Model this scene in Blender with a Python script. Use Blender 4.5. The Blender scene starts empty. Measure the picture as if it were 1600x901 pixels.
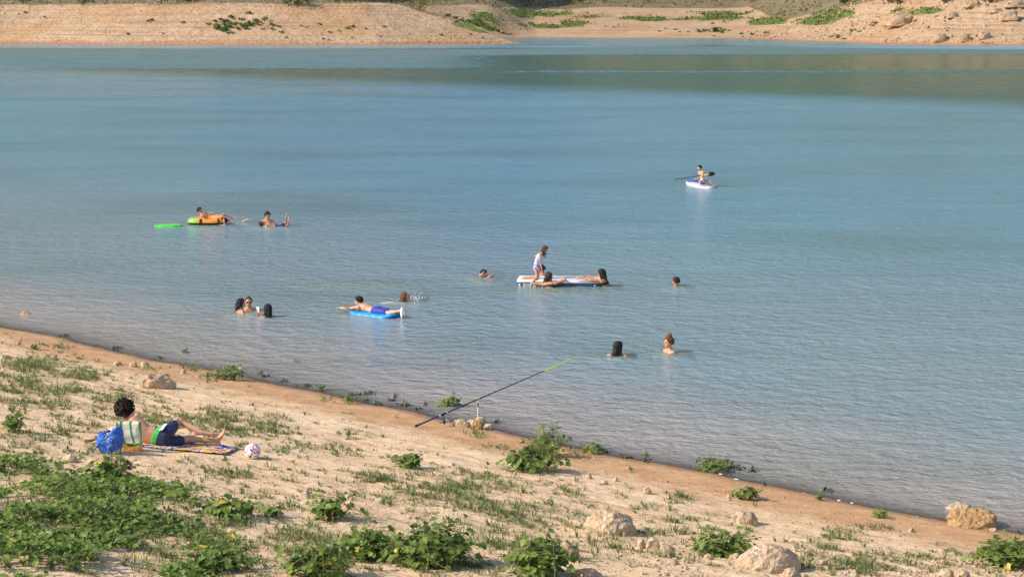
import bpy, math, random
import numpy as np
from mathutils import Vector, Matrix
R = math.radians
rng = np.random.default_rng(7)
random.seed(7)
scene = bpy.context.scene
COL = scene.collection

# ------------------------------------------------------------------ camera
H_CAM = 6.8
FPX = 3000.0
PITCH = math.atan(430.0 / FPX)
cam_d = bpy.data.cameras.new('camera'); cam = bpy.data.objects.new('camera', cam_d); COL.objects.link(cam)
cam.location = (0, 0, H_CAM); cam.rotation_euler = (math.pi / 2 - PITCH, 0, 0)
cam_d.sensor_width = 36; cam_d.lens = 36 * FPX / 1600; cam_d.clip_end = 6000; cam_d.clip_start = 0.5
scene.camera = cam
# ------------------------------------------------------------------ world, sun, exposure
SUN_EL, SUN_AZ = R(36), R(-106)
world = bpy.data.worlds.new('World'); scene.world = world; world.use_nodes = True
wn = world.node_tree
sky = wn.nodes.new('ShaderNodeTexSky'); sky.sky_type = 'NISHITA'; sky.sun_disc = False
sky.sun_elevation = SUN_EL; sky.sun_rotation = SUN_AZ; sky.air_density = 1.0; sky.dust_density = 1.2; sky.ozone_density = 1.5
wn.links.new(sky.outputs[0], wn.nodes['Background'].inputs[0]); wn.nodes['Background'].inputs[1].default_value = 0.145
sd = bpy.data.lights.new('sun', 'SUN'); sd.energy = 3.9; sd.angle = R(0.5); sd.color = (1.0, 0.9, 0.76)
sun = bpy.data.objects.new('sun', sd); COL.objects.link(sun)
sdir = Vector((math.sin(SUN_AZ) * math.cos(SUN_EL), math.cos(SUN_AZ) * math.cos(SUN_EL), math.sin(SUN_EL)))
sun.rotation_euler = sdir.to_track_quat('Z', 'Y').to_euler(); sun.location = sdir * 60
vs = scene.view_settings
vs.view_transform = 'Standard'; vs.look = 'None'; vs.gamma = 1; vs.exposure = 0.5; vs.use_curve_mapping = False

# ------------------------------------------------------------------ numpy helpers
def _h(ix, iy, s):
    n = (ix.astype(np.int64) * 374761393 + iy.astype(np.int64) * 668265263 + s * 974634777) & 0xffffffff
    n = ((n ^ (n >> 13)) * 1274126177) & 0xffffffff
    return ((n ^ (n >> 16)) & 0xffff) / 65535.0
def vnoise(x, y, s=0):
    x = np.asarray(x, float); y = np.asarray(y, float)
    ix = np.floor(x); iy = np.floor(y); fx = x - ix; fy = y - iy
    fx = fx * fx * (3 - 2 * fx); fy = fy * fy * (3 - 2 * fy)
    a = _h(ix, iy, s); b = _h(ix + 1, iy, s); c = _h(ix, iy + 1, s); d = _h(ix + 1, iy + 1, s)
    return (a + (b - a) * fx + (c - a) * fy + (a - b - c + d) * fx * fy) * 2 - 1
def fbm(x, y, s=0, o=4):
    r = 0; a = 1.0; t = 0
    for k in range(o):
        r = r + a * vnoise(x * 2 ** k + 17.3 * k, y * 2 ** k - 9.1 * k, s + k); t += a; a *= .5
    return r / t
def sstep(a, b, x):
    t = np.clip((np.asarray(x, float) - a) / (b - a), 0, 1); return t * t * (3 - 2 * t)
def ray(px, py):
    c = np.array([(px - 800) / FPX, -(py - 450.5) / FPX, -1.0])
    a = math.pi / 2 - PITCH; ca, sa = math.cos(a), math.sin(a)
    return np.array([c[0], c[1] * ca - c[2] * sa, c[1] * sa + c[2] * ca])
def W(px, py, z=0.0):
    r = ray(px, py); t = (z - H_CAM) / r[2]
    return Vector((r[0] * t, r[1] * t, z))
# near shore in shore coordinates: u along the shore, n towards the water
TN = np.array([0.728, -0.6856]); NN = np.array([0.6856, 0.728])
SH = [(-60, 498), (0, 510), (75, 523), (112, 532), (175, 549), (250, 565), (325, 577), (400, 594), (465, 606), (571, 629), (635, 642), (709, 658), (775, 670), (802, 680), (900, 700), (962, 712), (1025, 725), (1087, 733), (1150, 749), (1200, 760), (1275, 775), (1400, 800), (1475, 815), (1557, 825), (1600, 835), (1680, 850)]
_sp = np.array([W(a, b)[:2] for a, b in SH]); _su = _sp @ TN; _sn = _sp @ NN
_uu = np.linspace(-90, 30, 800); _nn = np.interp(_uu, _su, _sn)
_k = np.exp(-np.linspace(-2, 2, 15) ** 2); _nn = np.convolve(np.pad(_nn, 7, mode='edge'), _k / _k.sum(), 'valid')
def shore_d(x, y):                       # metres inland (+) / into the lake (-)
    u = x * TN[0] + y * TN[1]; n = x * NN[0] + y * NN[1]
    return np.interp(u, _uu, _nn) - n + .13 * fbm(u * 1.1, n * 1.1, 40, 5), u
def near_z(x, y, detail=True):
    x = np.asarray(x, float); y = np.asarray(y, float)
    d, u = shore_d(x, y)
    land = .115 * d + .026 * np.clip(d - 13, 0, 9.7) ** 2 + .12 * np.clip(d - 22.7, 0, 1e9)
    z = np.where(d > 0, land, .13 * d)
    z = np.maximum(z, -6)
    m = sstep(0.3, 3, d)
    z = z + m * .09 * fbm(x * .35, y * .35, 3, 3)
    if detail:
        w = d + .55 * fbm(u * .45, d * .9, 5, 4)
        ph = (w / .62) % 1.0
        st = np.where(ph < .88, ph / .88, (1 - ph) / .12)
        z = z + m * .020 * (st - .5) * sstep(-.25, .45, fbm(u * .7, d * 1.3, 9, 3))
        z = z + (.2 + .8 * m) * (.016 * fbm(u * 2.2, d * 3.4, 12, 3) + .022 * np.abs(fbm(x * 7, y * 7, 14, 3)) * sstep(-.2, .3, fbm(x * .9, y * .9, 15, 2)))
        # the broken ridge of pale stony crust
        rg = np.exp(-((d - 10.1 - .7 * vnoise(u * .3, u * 0, 77)) / .45) ** 2) * sstep(-.25, .4, vnoise(u * .5, u * 0 + 3, 78))
        z = z + rg * (.07 + .09 * np.abs(fbm(x * 3.0, y * 3.0, 21, 3)))
    return z
def G(px, py):                           # pixel -> point on the near ground
    r = ray(px, py); t = 12.0
    tt = np.arange(12, 60, .05); p = np.outer(tt, r); p[:, 2] += H_CAM
    f = p[:, 2] - np.maximum(near_z(p[:, 0], p[:, 1]), -0.6)
    i = int(np.argmax(f < 0)); q = p[i]
    return Vector((q[0], q[1], float(near_z(q[0], q[1]))))
# far shore
FS = np.array([(-900, 520), (-300, 470), (-190, 452), (-118, 441), (-90, 424), (-55, 415), (-28, 417), (2.6, 433), (-3, 450), (-8, 480), (-6, 515), (6, 535), (30, 531), (58, 520), (70, 492), (79, 450), (86, 424), (98, 411), (118, 406), (200, 398), (900, 380)], float)
def far_d(x, y):
    x = np.asarray(x, float); y = np.asarray(y, float)
    best = np.full(x.shape, 1e9)
    for a, b in zip(FS[:-1], FS[1:]):
        e = b - a; L = (e ** 2).sum()
        t = np.clip(((x - a[0]) * e[0] + (y - a[1]) * e[1]) / L, 0, 1)
        best = np.minimum(best, np.hypot(x - a[0] - t * e[0], y - a[1] - t * e[1]))
    # inside test: point is land if above the polyline (even-odd with a ray to -y)
    c = np.zeros(x.shape, int)
    for a, b in zip(FS[:-1], FS[1:]):
        if a[0] == b[0]: continue
        inx = (x >= min(a[0], b[0])) & (x < max(a[0], b[0]))
        yy = a[1] + (x - a[0]) / (b[0] - a[0]) * (b[1] - a[1])
        c += (inx & (yy < y))
    return np.where(c % 2 == 1, best, -best)
def far_z(x, y):
    x = np.asarray(x, float); y = np.asarray(y, float)
    d = far_d(x, y) + .8 * fbm(x * .08, y * .08, 50, 3)
    wl = 1 - sstep(-8, 8, x); wr = sstep(48, 100, x - .12 * (y - 440)); wc = np.clip(1 - wl - wr, 0, 1)
    dl = np.clip(d, 0, 1e9)
    zl = .37 * np.minimum(dl, 23) + .05 * np.clip(dl - 23, 0, 1e9) + 70 * sstep(36, 130, dl) * sstep(12, 80, -x)
    zr = .36 * np.minimum(dl, 27) + .18 * np.clip(dl - 27, 0, 1e9)
    zc = .07 * np.minimum(dl, 20) + .095 * np.clip(dl - 20, 0, 25) + .08 * np.clip(dl - 45, 0, 1e9)
    z = wl * zl + wr * zr + wc * zc
    z = np.where(d < 0, np.maximum(.2 * d, -6), z)
    m = sstep(1, 10, d)
    z = z + m * (.45 * fbm(x * .09, y * .09, 55, 4) + .28 * (wl + 1.6 * wr + .25) * np.abs(fbm(x * .5, y * .5, 60, 3)))
    z = z + m * .12 * vnoise(x * 1.4, y * 1.4, 63) * (wl + 2 * wr + .3)
    z = z + 190 * sstep(700, 1200, y + 40 * fbm(x * .006, y * .006, 70, 3) + 30 * wl + 110 * wr) * (1 + .35 * fbm(x * .004, y * .004, 71, 3))
    return z
def F(px, py):                           # pixel -> point on the far ground
    r = ray(px, py); tt = np.arange(395, 800, .5); p = np.outer(tt, r); p[:, 2] += H_CAM
    f = p[:, 2] - far_z(p[:, 0], p[:, 1]); i = int(np.argmax(f < 0)); q = p[i]
    return Vector((q[0], q[1], float(far_z(q[0], q[1]))))

# ------------------------------------------------------------------ mesh / object helpers
def tag(o, label=None, cat=None, group=None, kind=None):
    if label: o['label'] = label
    if cat: o['category'] = cat
    if group: o['group'] = group
    if kind: o['kind'] = kind
    return o
def empty(name, loc, label, cat, group=None, rz=0):
    o = bpy.data.objects.new(name, None); COL.objects.link(o); o.location = loc; o.rotation_euler[2] = rz
    o.empty_display_size = .2
    return tag(o, label, cat, group)
def link(name, me, mat=None, parent=None, loc=None):
    o = bpy.data.objects.new(name, me); COL.objects.link(o)
    if mat is not None and not me.materials: me.materials.append(mat)
    if parent is not None: o.parent = parent
    if loc is not None: o.location = loc
    return o
def np_mesh(name, V, Fc, smooth=True, attrs=None):
    """Fc: (m,k) int array of equal polygons"""
    me = bpy.data.meshes.new(name); V = np.asarray(V, np.float32); Fc = np.asarray(Fc, np.int32)
    me.vertices.add(len(V)); me.vertices.foreach_set('co', V.ravel())
    m, k = Fc.shape
    me.loops.add(m * k); me.loops.foreach_set('vertex_index', Fc.ravel())
    me.polygons.add(m); me.polygons.foreach_set('loop_start', np.arange(0, m * k, k, dtype=np.int32))
    me.polygons.foreach_set('loop_total', np.full(m, k, np.int32))
    me.polygons.foreach_set('use_smooth', np.full(m, smooth, bool))
    for an, av in (attrs or {}).items():
        a = me.attributes.new(an, 'FLOAT', 'POINT'); a.data.foreach_set('value', np.asarray(av, np.float32).ravel())
    me.update(calc_edges=True); me.validate()
    return me
def grid_mesh(name, xs, ys, fz, attrs_fn=None, xf=None):
    X, Y = np.meshgrid(xs, ys)
    if xf: X, Y = xf(X, Y)
    Z = fz(X, Y); nx, ny = len(xs), len(ys)
    V = np.stack([X, Y, Z], -1).reshape(-1, 3)
    i = np.arange(nx * ny).reshape(ny, nx)
    Q = np.stack([i[:-1, :-1], i[:-1, 1:], i[1:, 1:], i[1:, :-1]], -1).reshape(-1, 4)
    at = {k: v.reshape(-1) for k, v in attrs_fn(X, Y, Z).items()} if attrs_fn else None
    return np_mesh(name, V, Q, True, at)
def spaced(a, b, fine, lo, hi, grow=1.25):
    mid = list(np.arange(lo, hi + fine * .5, fine)); s = fine; x = mid[-1]
    while x < b: s *= grow; x += s; mid.append(x)
    s = fine; x = lo; pre = []
    while x > a: s *= grow; x -= s; pre.append(x)
    return np.array(pre[::-1] + mid)

# ------------------------------------------------------------------ node helper
class NT:
    def __init__(s, name):
        s.m = bpy.data.materials.new(name); s.m.use_nodes = True; s.t = s.m.node_tree
        s.p = s.t.nodes['Principled BSDF']; s.out = s.t.nodes['Material Output']
    def n(s, ty, **kw):
        x = s.t.nodes.new(ty); ins = kw.pop('ins', {})
        for k, v in kw.items(): setattr(x, k, v)
        for k, v in ins.items(): s.set(x.inputs[k], v)
        return x
    def set(s, sock, v):
        if isinstance(v, bpy.types.NodeSocket): s.t.links.new(v, sock)
        else:
            if hasattr(sock.default_value, '__len__') and not isinstance(v, (int, float)) and len(v) == 3 and len(sock.default_value) == 4: v = (*v, 1)
            sock.default_value = v
    def noise(s, vec, scale, detail=4, rough=.55, dist=0.0):
        return s.n('ShaderNodeTexNoise', ins={'Vector': vec, 'Scale': scale, 'Detail': detail, 'Roughness': rough, 'Distortion': dist}).outputs['Fac']
    def ramp(s, fac, stops, interp='LINEAR'):
        r = s.n('ShaderNodeValToRGB', ins={'Fac': fac}); e = r.color_ramp; e.interpolation = interp
        while len(e.elements) < len(stops): e.elements.new(.5)
        for k, (p, c) in enumerate(stops):
            e.elements[k].position = p; e.elements[k].color = (*c, 1) if hasattr(c, '__len__') else (c, c, c, 1)
        return r.outputs[0]
    def mix(s, f, a, b, mode='MIX'):
        x = s.n('ShaderNodeMix', data_type='RGBA', blend_type=mode)
        s.set(x.inputs[0], f); s.set(x.inputs[6], a); s.set(x.inputs[7], b); return x.outputs[2]
    def math(s, op, a, b=0.0, c=0.0, clamp=False):
        x = s.n('ShaderNodeMath', operation=op, use_clamp=clamp)
        s.set(x.inputs[0], a); s.set(x.inputs[1], b); s.set(x.inputs[2], c); return x.outputs[0]
    def mr(s, v, a, b, c=0.0, d=1.0, smooth=True):
        x = s.n('ShaderNodeMapRange', interpolation_type='SMOOTHSTEP' if smooth else 'LINEAR')
        s.set(x.inputs[0], v); x.inputs[1].default_value = a; x.inputs[2].default_value = b; x.inputs[3].default_value = c; x.inputs[4].default_value = d
        return x.outputs[0]
    def attr(s, name): return s.n('ShaderNodeAttribute', attribute_name=name).outputs['Fac']
    def pos(s): return s.n('ShaderNodeNewGeometry').outputs['Position']
    def objc(s): return s.n('ShaderNodeTexCoord').outputs['Object']
    def mapv(s, vec, scale=(1, 1, 1), rot=(0, 0, 0), loc=(0, 0, 0)):
        return s.n('ShaderNodeMapping', ins={'Vector': vec, 'Scale': scale, 'Rotation': rot, 'Location': loc}).outputs[0]
    def bump(s, h, dist, strength=1.0, normal=None):
        b = s.n('ShaderNodeBump', ins={'Height': h, 'Distance': dist, 'Strength': strength})
        if normal is not None: s.set(b.inputs['Normal'], normal)
        return b.outputs[0]

# ------------------------------------------------------------------ ground material
def m_ground():
    k = NT('shore_earth'); P = k.pos(); d = k.attr('shore'); u = k.attr('along')
    cmb = k.n('ShaderNodeCombineXYZ', ins={'X': u, 'Y': d, 'Z': 0.0}).outputs[0]
    big = k.noise(P, .45, 4); med = k.noise(P, 3.0, 5, .6); fine = k.noise(P, 28, 4, .7); vf = k.noise(P, 110, 3, .7)
    streak = k.noise(k.mapv(cmb, (1.1, 7.0, 1)), 1.0, 5, .62)
    streak2 = k.noise(k.mapv(cmb, (.5, 3.0, 1), loc=(4, 2, 0)), 1.0, 4, .6)
    dry = k.ramp(med, [(.2, (.61, .41, .22)), (.5, (.76, .53, .325)), (.8, (.85, .63, .405))])
    dry = k.mix(k.mr(streak, .5, .64, 0, .75), dry, (.46, .30, .175))
    dry = k.mix(k.mr(big, .5, .7, 0, .35), dry, (.76, .60, .43))
    org = k.ramp(med, [(.2, (.40, .21, .095)), (.55, (.56, .32, .16)), (.85, (.68, .44, .26))])
    org = k.mix(k.mr(fine, .62, .72, 0, .6), org, (.62, .45, .31))
    e = k.math('ADD', d, k.math('MULTIPLY_ADD', streak2, 2.2, -1.1)); e = k.math('ADD', e, k.math('MULTIPLY_ADD', med, .9, -.45))
    wet = k.mr(e, 1.1, 2.3, 1, 0)
    patch = k.math('MULTIPLY', k.mr(streak2, .56, .66), .5)
    c = k.mix(k.math('MAXIMUM', wet, patch), dry, org)
    e2 = k.math('ADD', d, k.math('MULTIPLY_ADD', fine, .25, -.125))
    c = k.mix(k.mr(e2, .0, .35, .8, 0), c, (.27, .13, .065))
    c = k.mix(k.mr(e2, -1.5, -.1, .8, 0), c, (.40, .30, .22))
    clod = k.noise(P, 9.0, 4, .7); crk = k.noise(k.mapv(cmb, (2.2, 12.0, 1), loc=(9, 3, 0)), 1.0, 4, .7)
    c = k.mix(k.math('MULTIPLY', k.mr(clod, .54, .66, 0, .5), k.mr(d, .6, 2.5)), c, (.40, .265, .155))
    c = k.mix(k.math('MULTIPLY', k.mr(crk, .60, .66, 0, .7), k.mr(d, 1.0, 3.0)), c, (.27, .18, .095))
    c = k.mix(k.mr(clod, .30, .42, .4, 0), c, (.82, .66, .47))
    v = k.n('ShaderNodeTexVoronoi', ins={'Vector': P, 'Scale': 26.0, 'Randomness': 1.0})
    peb = k.mr(v.outputs['Distance'], .12, .26, 1, 0)
    pebm = k.math('MULTIPLY', peb, k.mr(k.noise(P, 2.2, 3), .5, .62))
    c = k.mix(k.math('MULTIPLY', pebm, .6), c, (.68, .54, .41))
    k.set(k.p.inputs['Base Color'], c)
    k.set(k.p.inputs['Roughness'], k.mr(e2, .0, .35, .35, .95))
    h = k.math('ADD', k.math('MULTIPLY', fine, .6), k.math('MULTIPLY', vf, .25)); h = k.math('ADD', h, k.math('MULTIPLY', pebm, .5))
    h = k.math('ADD', h, k.math('MULTIPLY', streak, .5)); h = k.math('ADD', h, k.math('MULTIPLY', clod, 1.2))
    k.set(k.p.inputs['Normal'], k.bump(h, .022, .9))
    k.p.inputs['Specular IOR Level'].default_value = .2
    return k.m
def m_far():
    k = NT('far_bank_earth'); P = k.pos(); d = k.attr('shore'); gr = k.attr('green'); scr = k.attr('scrub')
    big = k.noise(P, .05, 4); med = k.noise(P, .35, 5, .65); fine = k.noise(P, 2.0, 4, .7)
    c = k.ramp(med, [(.25, (.38, .235, .13)), (.5, (.50, .345, .215)), (.8, (.56, .425, .29))])
    c = k.mix(k.mr(big, .48, .62, 0, .6), c, (.45, .26, .125))
    sp = k.sep = k.n('ShaderNodeSeparateXYZ', ins={0: P})
    lines = k.noise(k.mapv(P, (.02, .02, 2.2)), 1.0, 4, .6)
    c = k.mix(k.mr(lines, .52, .62, 0, .6), c, (.36, .21, .115))
    c = k.mix(k.mr(fine, .6, .72, 0, .4), c, (.33, .22, .14))
    c = k.mix(k.mr(k.math('ADD', d, k.math('MULTIPLY_ADD', med, 3.0, -1.5)), .5, 2.4, .85, 0), c, (.40, .20, .10))
    gcol = k.ramp(k.noise(P, .8, 4, .7), [(.3, (.07, .12, .025)), (.55, (.13, .19, .04)), (.8, (.24, .24, .08))])
    c = k.mix(k.math('MULTIPLY', k.mr(k.math('ADD', gr, k.math('MULTIPLY_ADD', fine, .8, -.4)), .35, .6), .9), c, gcol)
    scol = k.ramp(k.noise(P, .5, 5, .7), [(.3, (.10, .10, .045)), (.5, (.22, .175, .10)), (.75, (.36, .27, .17))])
    c = k.mix(k.mr(k.math('ADD', scr, k.math('MULTIPLY_ADD', med, .8, -.4)), .35, .6), c, scol)
    # wooded hill higher up
    wood = k.ramp(k.noise(P, .12, 5, .7), [(.35, (.018, .034, .008)), (.55, (.038, .06, .013)), (.75, (.075, .09, .026))])
    c = k.mix(k.mr(sp.outputs['Z'], 10.8, 13.5), c, wood)
    k.set(k.p.inputs['Base Color'], c); k.p.inputs['Roughness'].default_value = .95; k.p.inputs['Specular IOR Level'].default_value = .15
    v = k.n('ShaderNodeTexVoronoi', ins={'Vector': P, 'Scale': .9}).outputs['Distance']
    h = k.math('ADD', k.math('MULTIPLY', fine, 1.0), k.math('MULTIPLY', v, -.5)); h = k.math('ADD', h, k.math('MULTIPLY', lines, 1.5))
    k.set(k.p.inputs['Normal'], k.bump(h, .5, .9))
    return k.m
def m_water():
    k = NT('lake_water'); P = k.pos(); dep = k.attr('depth'); t = k.t
    t.nodes.remove(k.p)
    # wind bands: glassy strips and ruffled strips far out
    sp = k.n('ShaderNodeSeparateXYZ', ins={0: P}); yy = sp.outputs['Y']; xx = sp.outputs['X']
    wob = k.math('MULTIPLY_ADD', k.noise(k.mapv(P, (.012, .03, 0)), 1.0, 4, .6), 36, -18)
    wob = k.math('MULTIPLY', wob, k.mr(yy, 120, 400, .25, 1, False))
    Y2 = k.math('MULTIPLY', k.math('ADD', yy, wob), 1 / 500)
    bl = k.ramp(Y2, [(.30, 0), (.325, .6), (.46, .75), (.49, .1), (.725, .05), (.745, .9)])
    br = k.ramp(Y2, [(.315, 0), (.335, .6), (.44, .65), (.455, .15), (.47, .9), (.62, .95), (.65, .1), (.79, .1), (.81, .9)])
    calm = k.mix(k.mr(k.math('DIVIDE', xx, yy), -.06, .04), bl, br)
    calm = k.math('MULTIPLY', calm, k.mr(k.noise(k.mapv(P, (.55, .28, 0)), 1.0, 3, .7), .36, .6, .5, 1))
    w1 = k.noise(k.mapv(P, (2.6, 2.9, 1), rot=(0, 0, .35)), 1.0, 3, .55, .3)
    w2 = k.noise(k.mapv(P, (7.5, 8.5, 1), rot=(0, 0, -.45)), 1.0, 3, .6, .2)
    w3 = k.noise(k.mapv(P, (.22, .5, 1), rot=(0, 0, .1)), 1.0, 2, .5)
    amp = k.mr(k.noise(k.mapv(P, (.05, .12, 1)), 1.0, 3), .35, .65, .84, 1.12)
    h = k.math('ADD', k.math('MULTIPLY', w1, .074), k.math('MULTIPLY', w2, .026)); h = k.math('ADD', h, k.math('MULTIPLY', w3, .07))
    h = k.math('MULTIPLY', h, amp)
    h = k.math('MULTIPLY', h, k.math('ADD', k.mr(calm, 0, 1, 1, .4, False), k.math('MULTIPLY', k.mr(calm, 0, .5, 1.3, 0, False), k.mr(yy, 150, 240))))
    w4 = k.noise(k.mapv(P, (.45, .8, 1), rot=(0, 0, .2)), 1.0, 3, .6); h = k.math('ADD', h, k.math('MULTIPLY', k.math('MULTIPLY', w4, k.mr(yy, 110, 160)), .30))
    h = k.math('MULTIPLY', h, k.math('MULTIPLY_ADD', k.attr('stir'), 1.6, 1.0))
    N = k.bump(h, 1.0, 1.0)
    shal = k.mr(dep, .0, .7, 1, 0)
    deep = k.mix(k.mr(dep, .6, 3.4), (.225, .30, .325), (.145, .315, .40)); deep = k.mix(k.mr(dep, 9.6, 12.0), deep, (.05, .125, .085))  # far out, the wooded hill's dark green reflection is put into the body colour
    stir = k.attr('stir'); deep = k.mix(k.math('MULTIPLY', stir, .75), deep, (.24, .28, .185))
    deep = k.mix(shal, deep, (.385, .33, .29))
    deep = k.mix(k.mr(k.noise(k.mapv(P, (.06, .1, 1)), 1.0, 3), .45, .7, 0, .35), deep, (.085, .15, .13))
    dif = k.n('ShaderNodeBsdfDiffuse', ins={'Color': deep, 'Normal': N})
    tr = k.n('ShaderNodeBsdfTransparent', ins={'Color': (.9, .85, .78)})
    opq = k.math('SUBTRACT', 1.0, k.math('POWER', 2.718, k.math('MULTIPLY', dep, -24)), clamp=True)
    body = k.n('ShaderNodeMixShader', ins={0: opq, 1: tr.outputs[0], 2: dif.outputs[0]})
    gl = k.n('ShaderNodeBsdfGlossy', ins={'Color': (1, 1, 1), 'Roughness': k.math('ADD', k.mr(calm, 0, 1, .2, .07, False), k.math('MULTIPLY', k.mr(calm, 0, .5, .2, 0, False), k.mr(yy, 150, 240))), 'Normal': N})
    fr = k.n('ShaderNodeFresnel', ins={'IOR': 1.333, 'Normal': N})
    ms = k.n('ShaderNodeMixShader', ins={0: fr.outputs[0], 1: body.outputs[0], 2: gl.outputs[0]})
    t.links.new(ms.outputs[0], k.out.inputs[0])
    return k.m
M_GROUND, M_FAR, M_WATER = m_ground(), m_far(), m_water()

# ------------------------------------------------------------------ terrain and lake
def near_attrs(X, Y, Z):
    d, u = shore_d(X, Y); return {'shore': d, 'along': u}
us = spaced(-700, 260, .055, -41, -8, 1.12); ns = spaced(-180, 60, .055, 8.5, 25.5, 1.12)
me = grid_mesh('shore_ground', us, ns, near_z, near_attrs, xf=lambda U, N_: (U * TN[0] + N_ * NN[0], U * TN[1] + N_ * NN[1]))
tag(link('ground', me, M_GROUND), kind='structure')
def pxy(X, Y, Z):                        # where a far point falls in the picture's plan (used only to lay out meadow zones)
    return 800 + FPX * X / Y, 20 + FPX * (H_CAM - Z) / Y
MEADOW = [(790, 46, 50, 3.5, .9), (760, 36, 45, 6, 1), (860, 38, 90, 4, 1), (840, 22, 100, 5, 1.1), (960, 40, 40, 2.5, .7), (1000, 30, 50, 3, .5), (1120, 31, 60, 4, .9), (1230, 33, 80, 4, 1), (1300, 24, 50, 6, 1), (1180, 22, 120, 2.5, .5), (1420, 17, 50, 4, .8)]
def far_attrs(X, Y, Z):
    d = far_d(X, Y)
    n = fbm(X * .06, Y * .12, 90, 3)
    cen = sstep(-12, 0, X) * (1 - sstep(66, 86, X))
    g = 1.1 * cen * np.exp(-((d - 22 - 5 * n) / 9) ** 2) * (1 - .8 * sstep(22, 40, X)) + cen * np.exp(-((d - 54 - 7 * n) / 10) ** 2) * (1 - .6 * sstep(25, 60, X)) + .5 * cen * sstep(90, 110, d)
    g = g + .9 * np.exp(-((Y - 560) / 18) ** 2) * sstep(30, 40, X) * (1 - sstep(60, 75, X))
    g0, gz = pxy(X, Y, Z); g = X * 0
    for (a, b, rx, ry, q) in MEADOW: g = np.maximum(g, 1.15 * q * np.exp(-(((g0 - a) / (rx * 1.1)) ** 2 + ((gz - b) / (ry * 1.5)) ** 2) ** 1.5))
    g = g * (X > -24) * (.35 + 1.1 * sstep(-.25, .3, fbm(X * .11, Y * .07, 92, 3))) 
    s = sstep(24, 31, d + 5 * n) * (X < -5) + sstep(7.7, 8.7, Z + .8 * n) * cen + sstep(31, 38, d + 4 * n) * (X > 76)
    return {'shore': d, 'green': g, 'scrub': s}
xs = spaced(-900, 900, .8, -135, 135, 1.15); ys = spaced(370, 1500, .8, 398, 600, 1.08)
me = grid_mesh('far_land', xs, ys, far_z, far_attrs)
tag(link('hills', me, M_FAR), kind='structure')
xs = spaced(-880, 880, .3, -17, 13, 1.1); ys = spaced(2, 620, .3, 20, 66, 1.04)
def water_attrs(X, Y, Z):
    d, u = shore_d(X, Y); a = np.clip(-d * .10, -.2, 14); b = np.where(Y > 330, np.clip(-far_d(X, Y) * .25, -.2, 14), 14)
    st = X * 0
    for (px, py, rx, ry, q) in [(560, 446, 90, 7, .7), (640, 470, 26, 6, 1), (590, 490, 50, 6, .5), (757, 436, 30, 7, 1), (870, 452, 80, 8, 1), (1057, 449, 14, 4, .8), (965, 558, 22, 5, .8), (1046, 553, 22, 5, .9), (395, 492, 36, 6, .9), (325, 354, 34, 4, .8), (425, 355, 28, 4, .9), (1110, 292, 34, 3, .9), (382, 348, 12, 3, .9), (950, 450, 20, 6, .8)]:
        c = W(px, py); e = W(px + rx, py); g = W(px, py + ry); st = np.maximum(st, q * np.exp(-((X - c.x) / (e.x - c.x)) ** 2 - ((Y - c.y) / (c.y - g.y)) ** 2))
    return {'depth': np.minimum(a, b), 'stir': st}
me = grid_mesh('lake_surface', xs, ys, lambda X, Y: X * 0.0, water_attrs)
tag(link('water', me, M_WATER), kind='structure')
#@@OBJECTS
# ------------------------------------------------------------------ vegetation and stones: geometry tools
def frames(Nrm, spin):
    Nrm = Nrm / np.linalg.norm(Nrm, axis=1, keepdims=True)
    a = np.where(np.abs(Nrm[:, 2:3]) < .9, np.array([[0, 0, 1.0]]), np.array([[1.0, 0, 0]]))
    X = np.cross(a, Nrm); X /= np.linalg.norm(X, axis=1, keepdims=True); Y = np.cross(Nrm, X)
    c, s_ = np.cos(spin)[:, None], np.sin(spin)[:, None]
    return X * c + Y * s_, Y * c - X * s_, Nrm
def scatter(tv, P, X, Y, Z, S):
    """template verts (k,3) placed at P with axes X,Y,Z and size S -> (n*k,3)"""
    return (P[:, None, :] + S[:, None, None] * (tv[None, :, 0:1] * X[:, None, :] + tv[None, :, 1:2] * Y[:, None, :] + tv[None, :, 2:3] * Z[:, None, :])).reshape(-1, 3)
def leaf_template(lobed=True):
    if lobed:
        ang = np.radians([-90, -50, -25, 5, 35, 62, 90, 118, 145, 175, 205, 230]); r = np.array([.28, .55, .40, .58, .44, .50, .68, .50, .44, .58, .40, .55])
    else:
        ang = np.radians([-90, -40, 0, 45, 90, 135, 180, 220]); r = np.array([.35, .48, .46, .46, .66, .46, .46, .48])
    v = np.stack([r * np.cos(ang), r * np.sin(ang) + .3, np.zeros_like(r)], 1)
    v[:, 2] = .22 * np.abs(v[:, 0]) - .12 * (v[:, 1] - .3) ** 2
    v = np.vstack([[[0, .25, 0]], v]); n = len(ang)
    return v, np.array([[0, 1 + i, 1 + (i + 1) % n] for i in range(n)])
LT, LF = leaf_template(True); LT2, LF2 = leaf_template(False)
def inst_faces(Fc, k, n): return (Fc[None] + (np.arange(n) * k)[:, None, None]).reshape(-1, Fc.shape[1])
def leaves_mesh(name, P, Nrm, S, tint, tmpl=(LT, LF)):
    tv, tf = tmpl; X, Y, Z = frames(Nrm, rng.uniform(0, 6.28, len(P)))
    return np_mesh(name, scatter(tv, P, X, Y, Z, S), inst_faces(tf, len(tv), len(P)), False, {'tint': np.repeat(tint, len(tv))})
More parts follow.
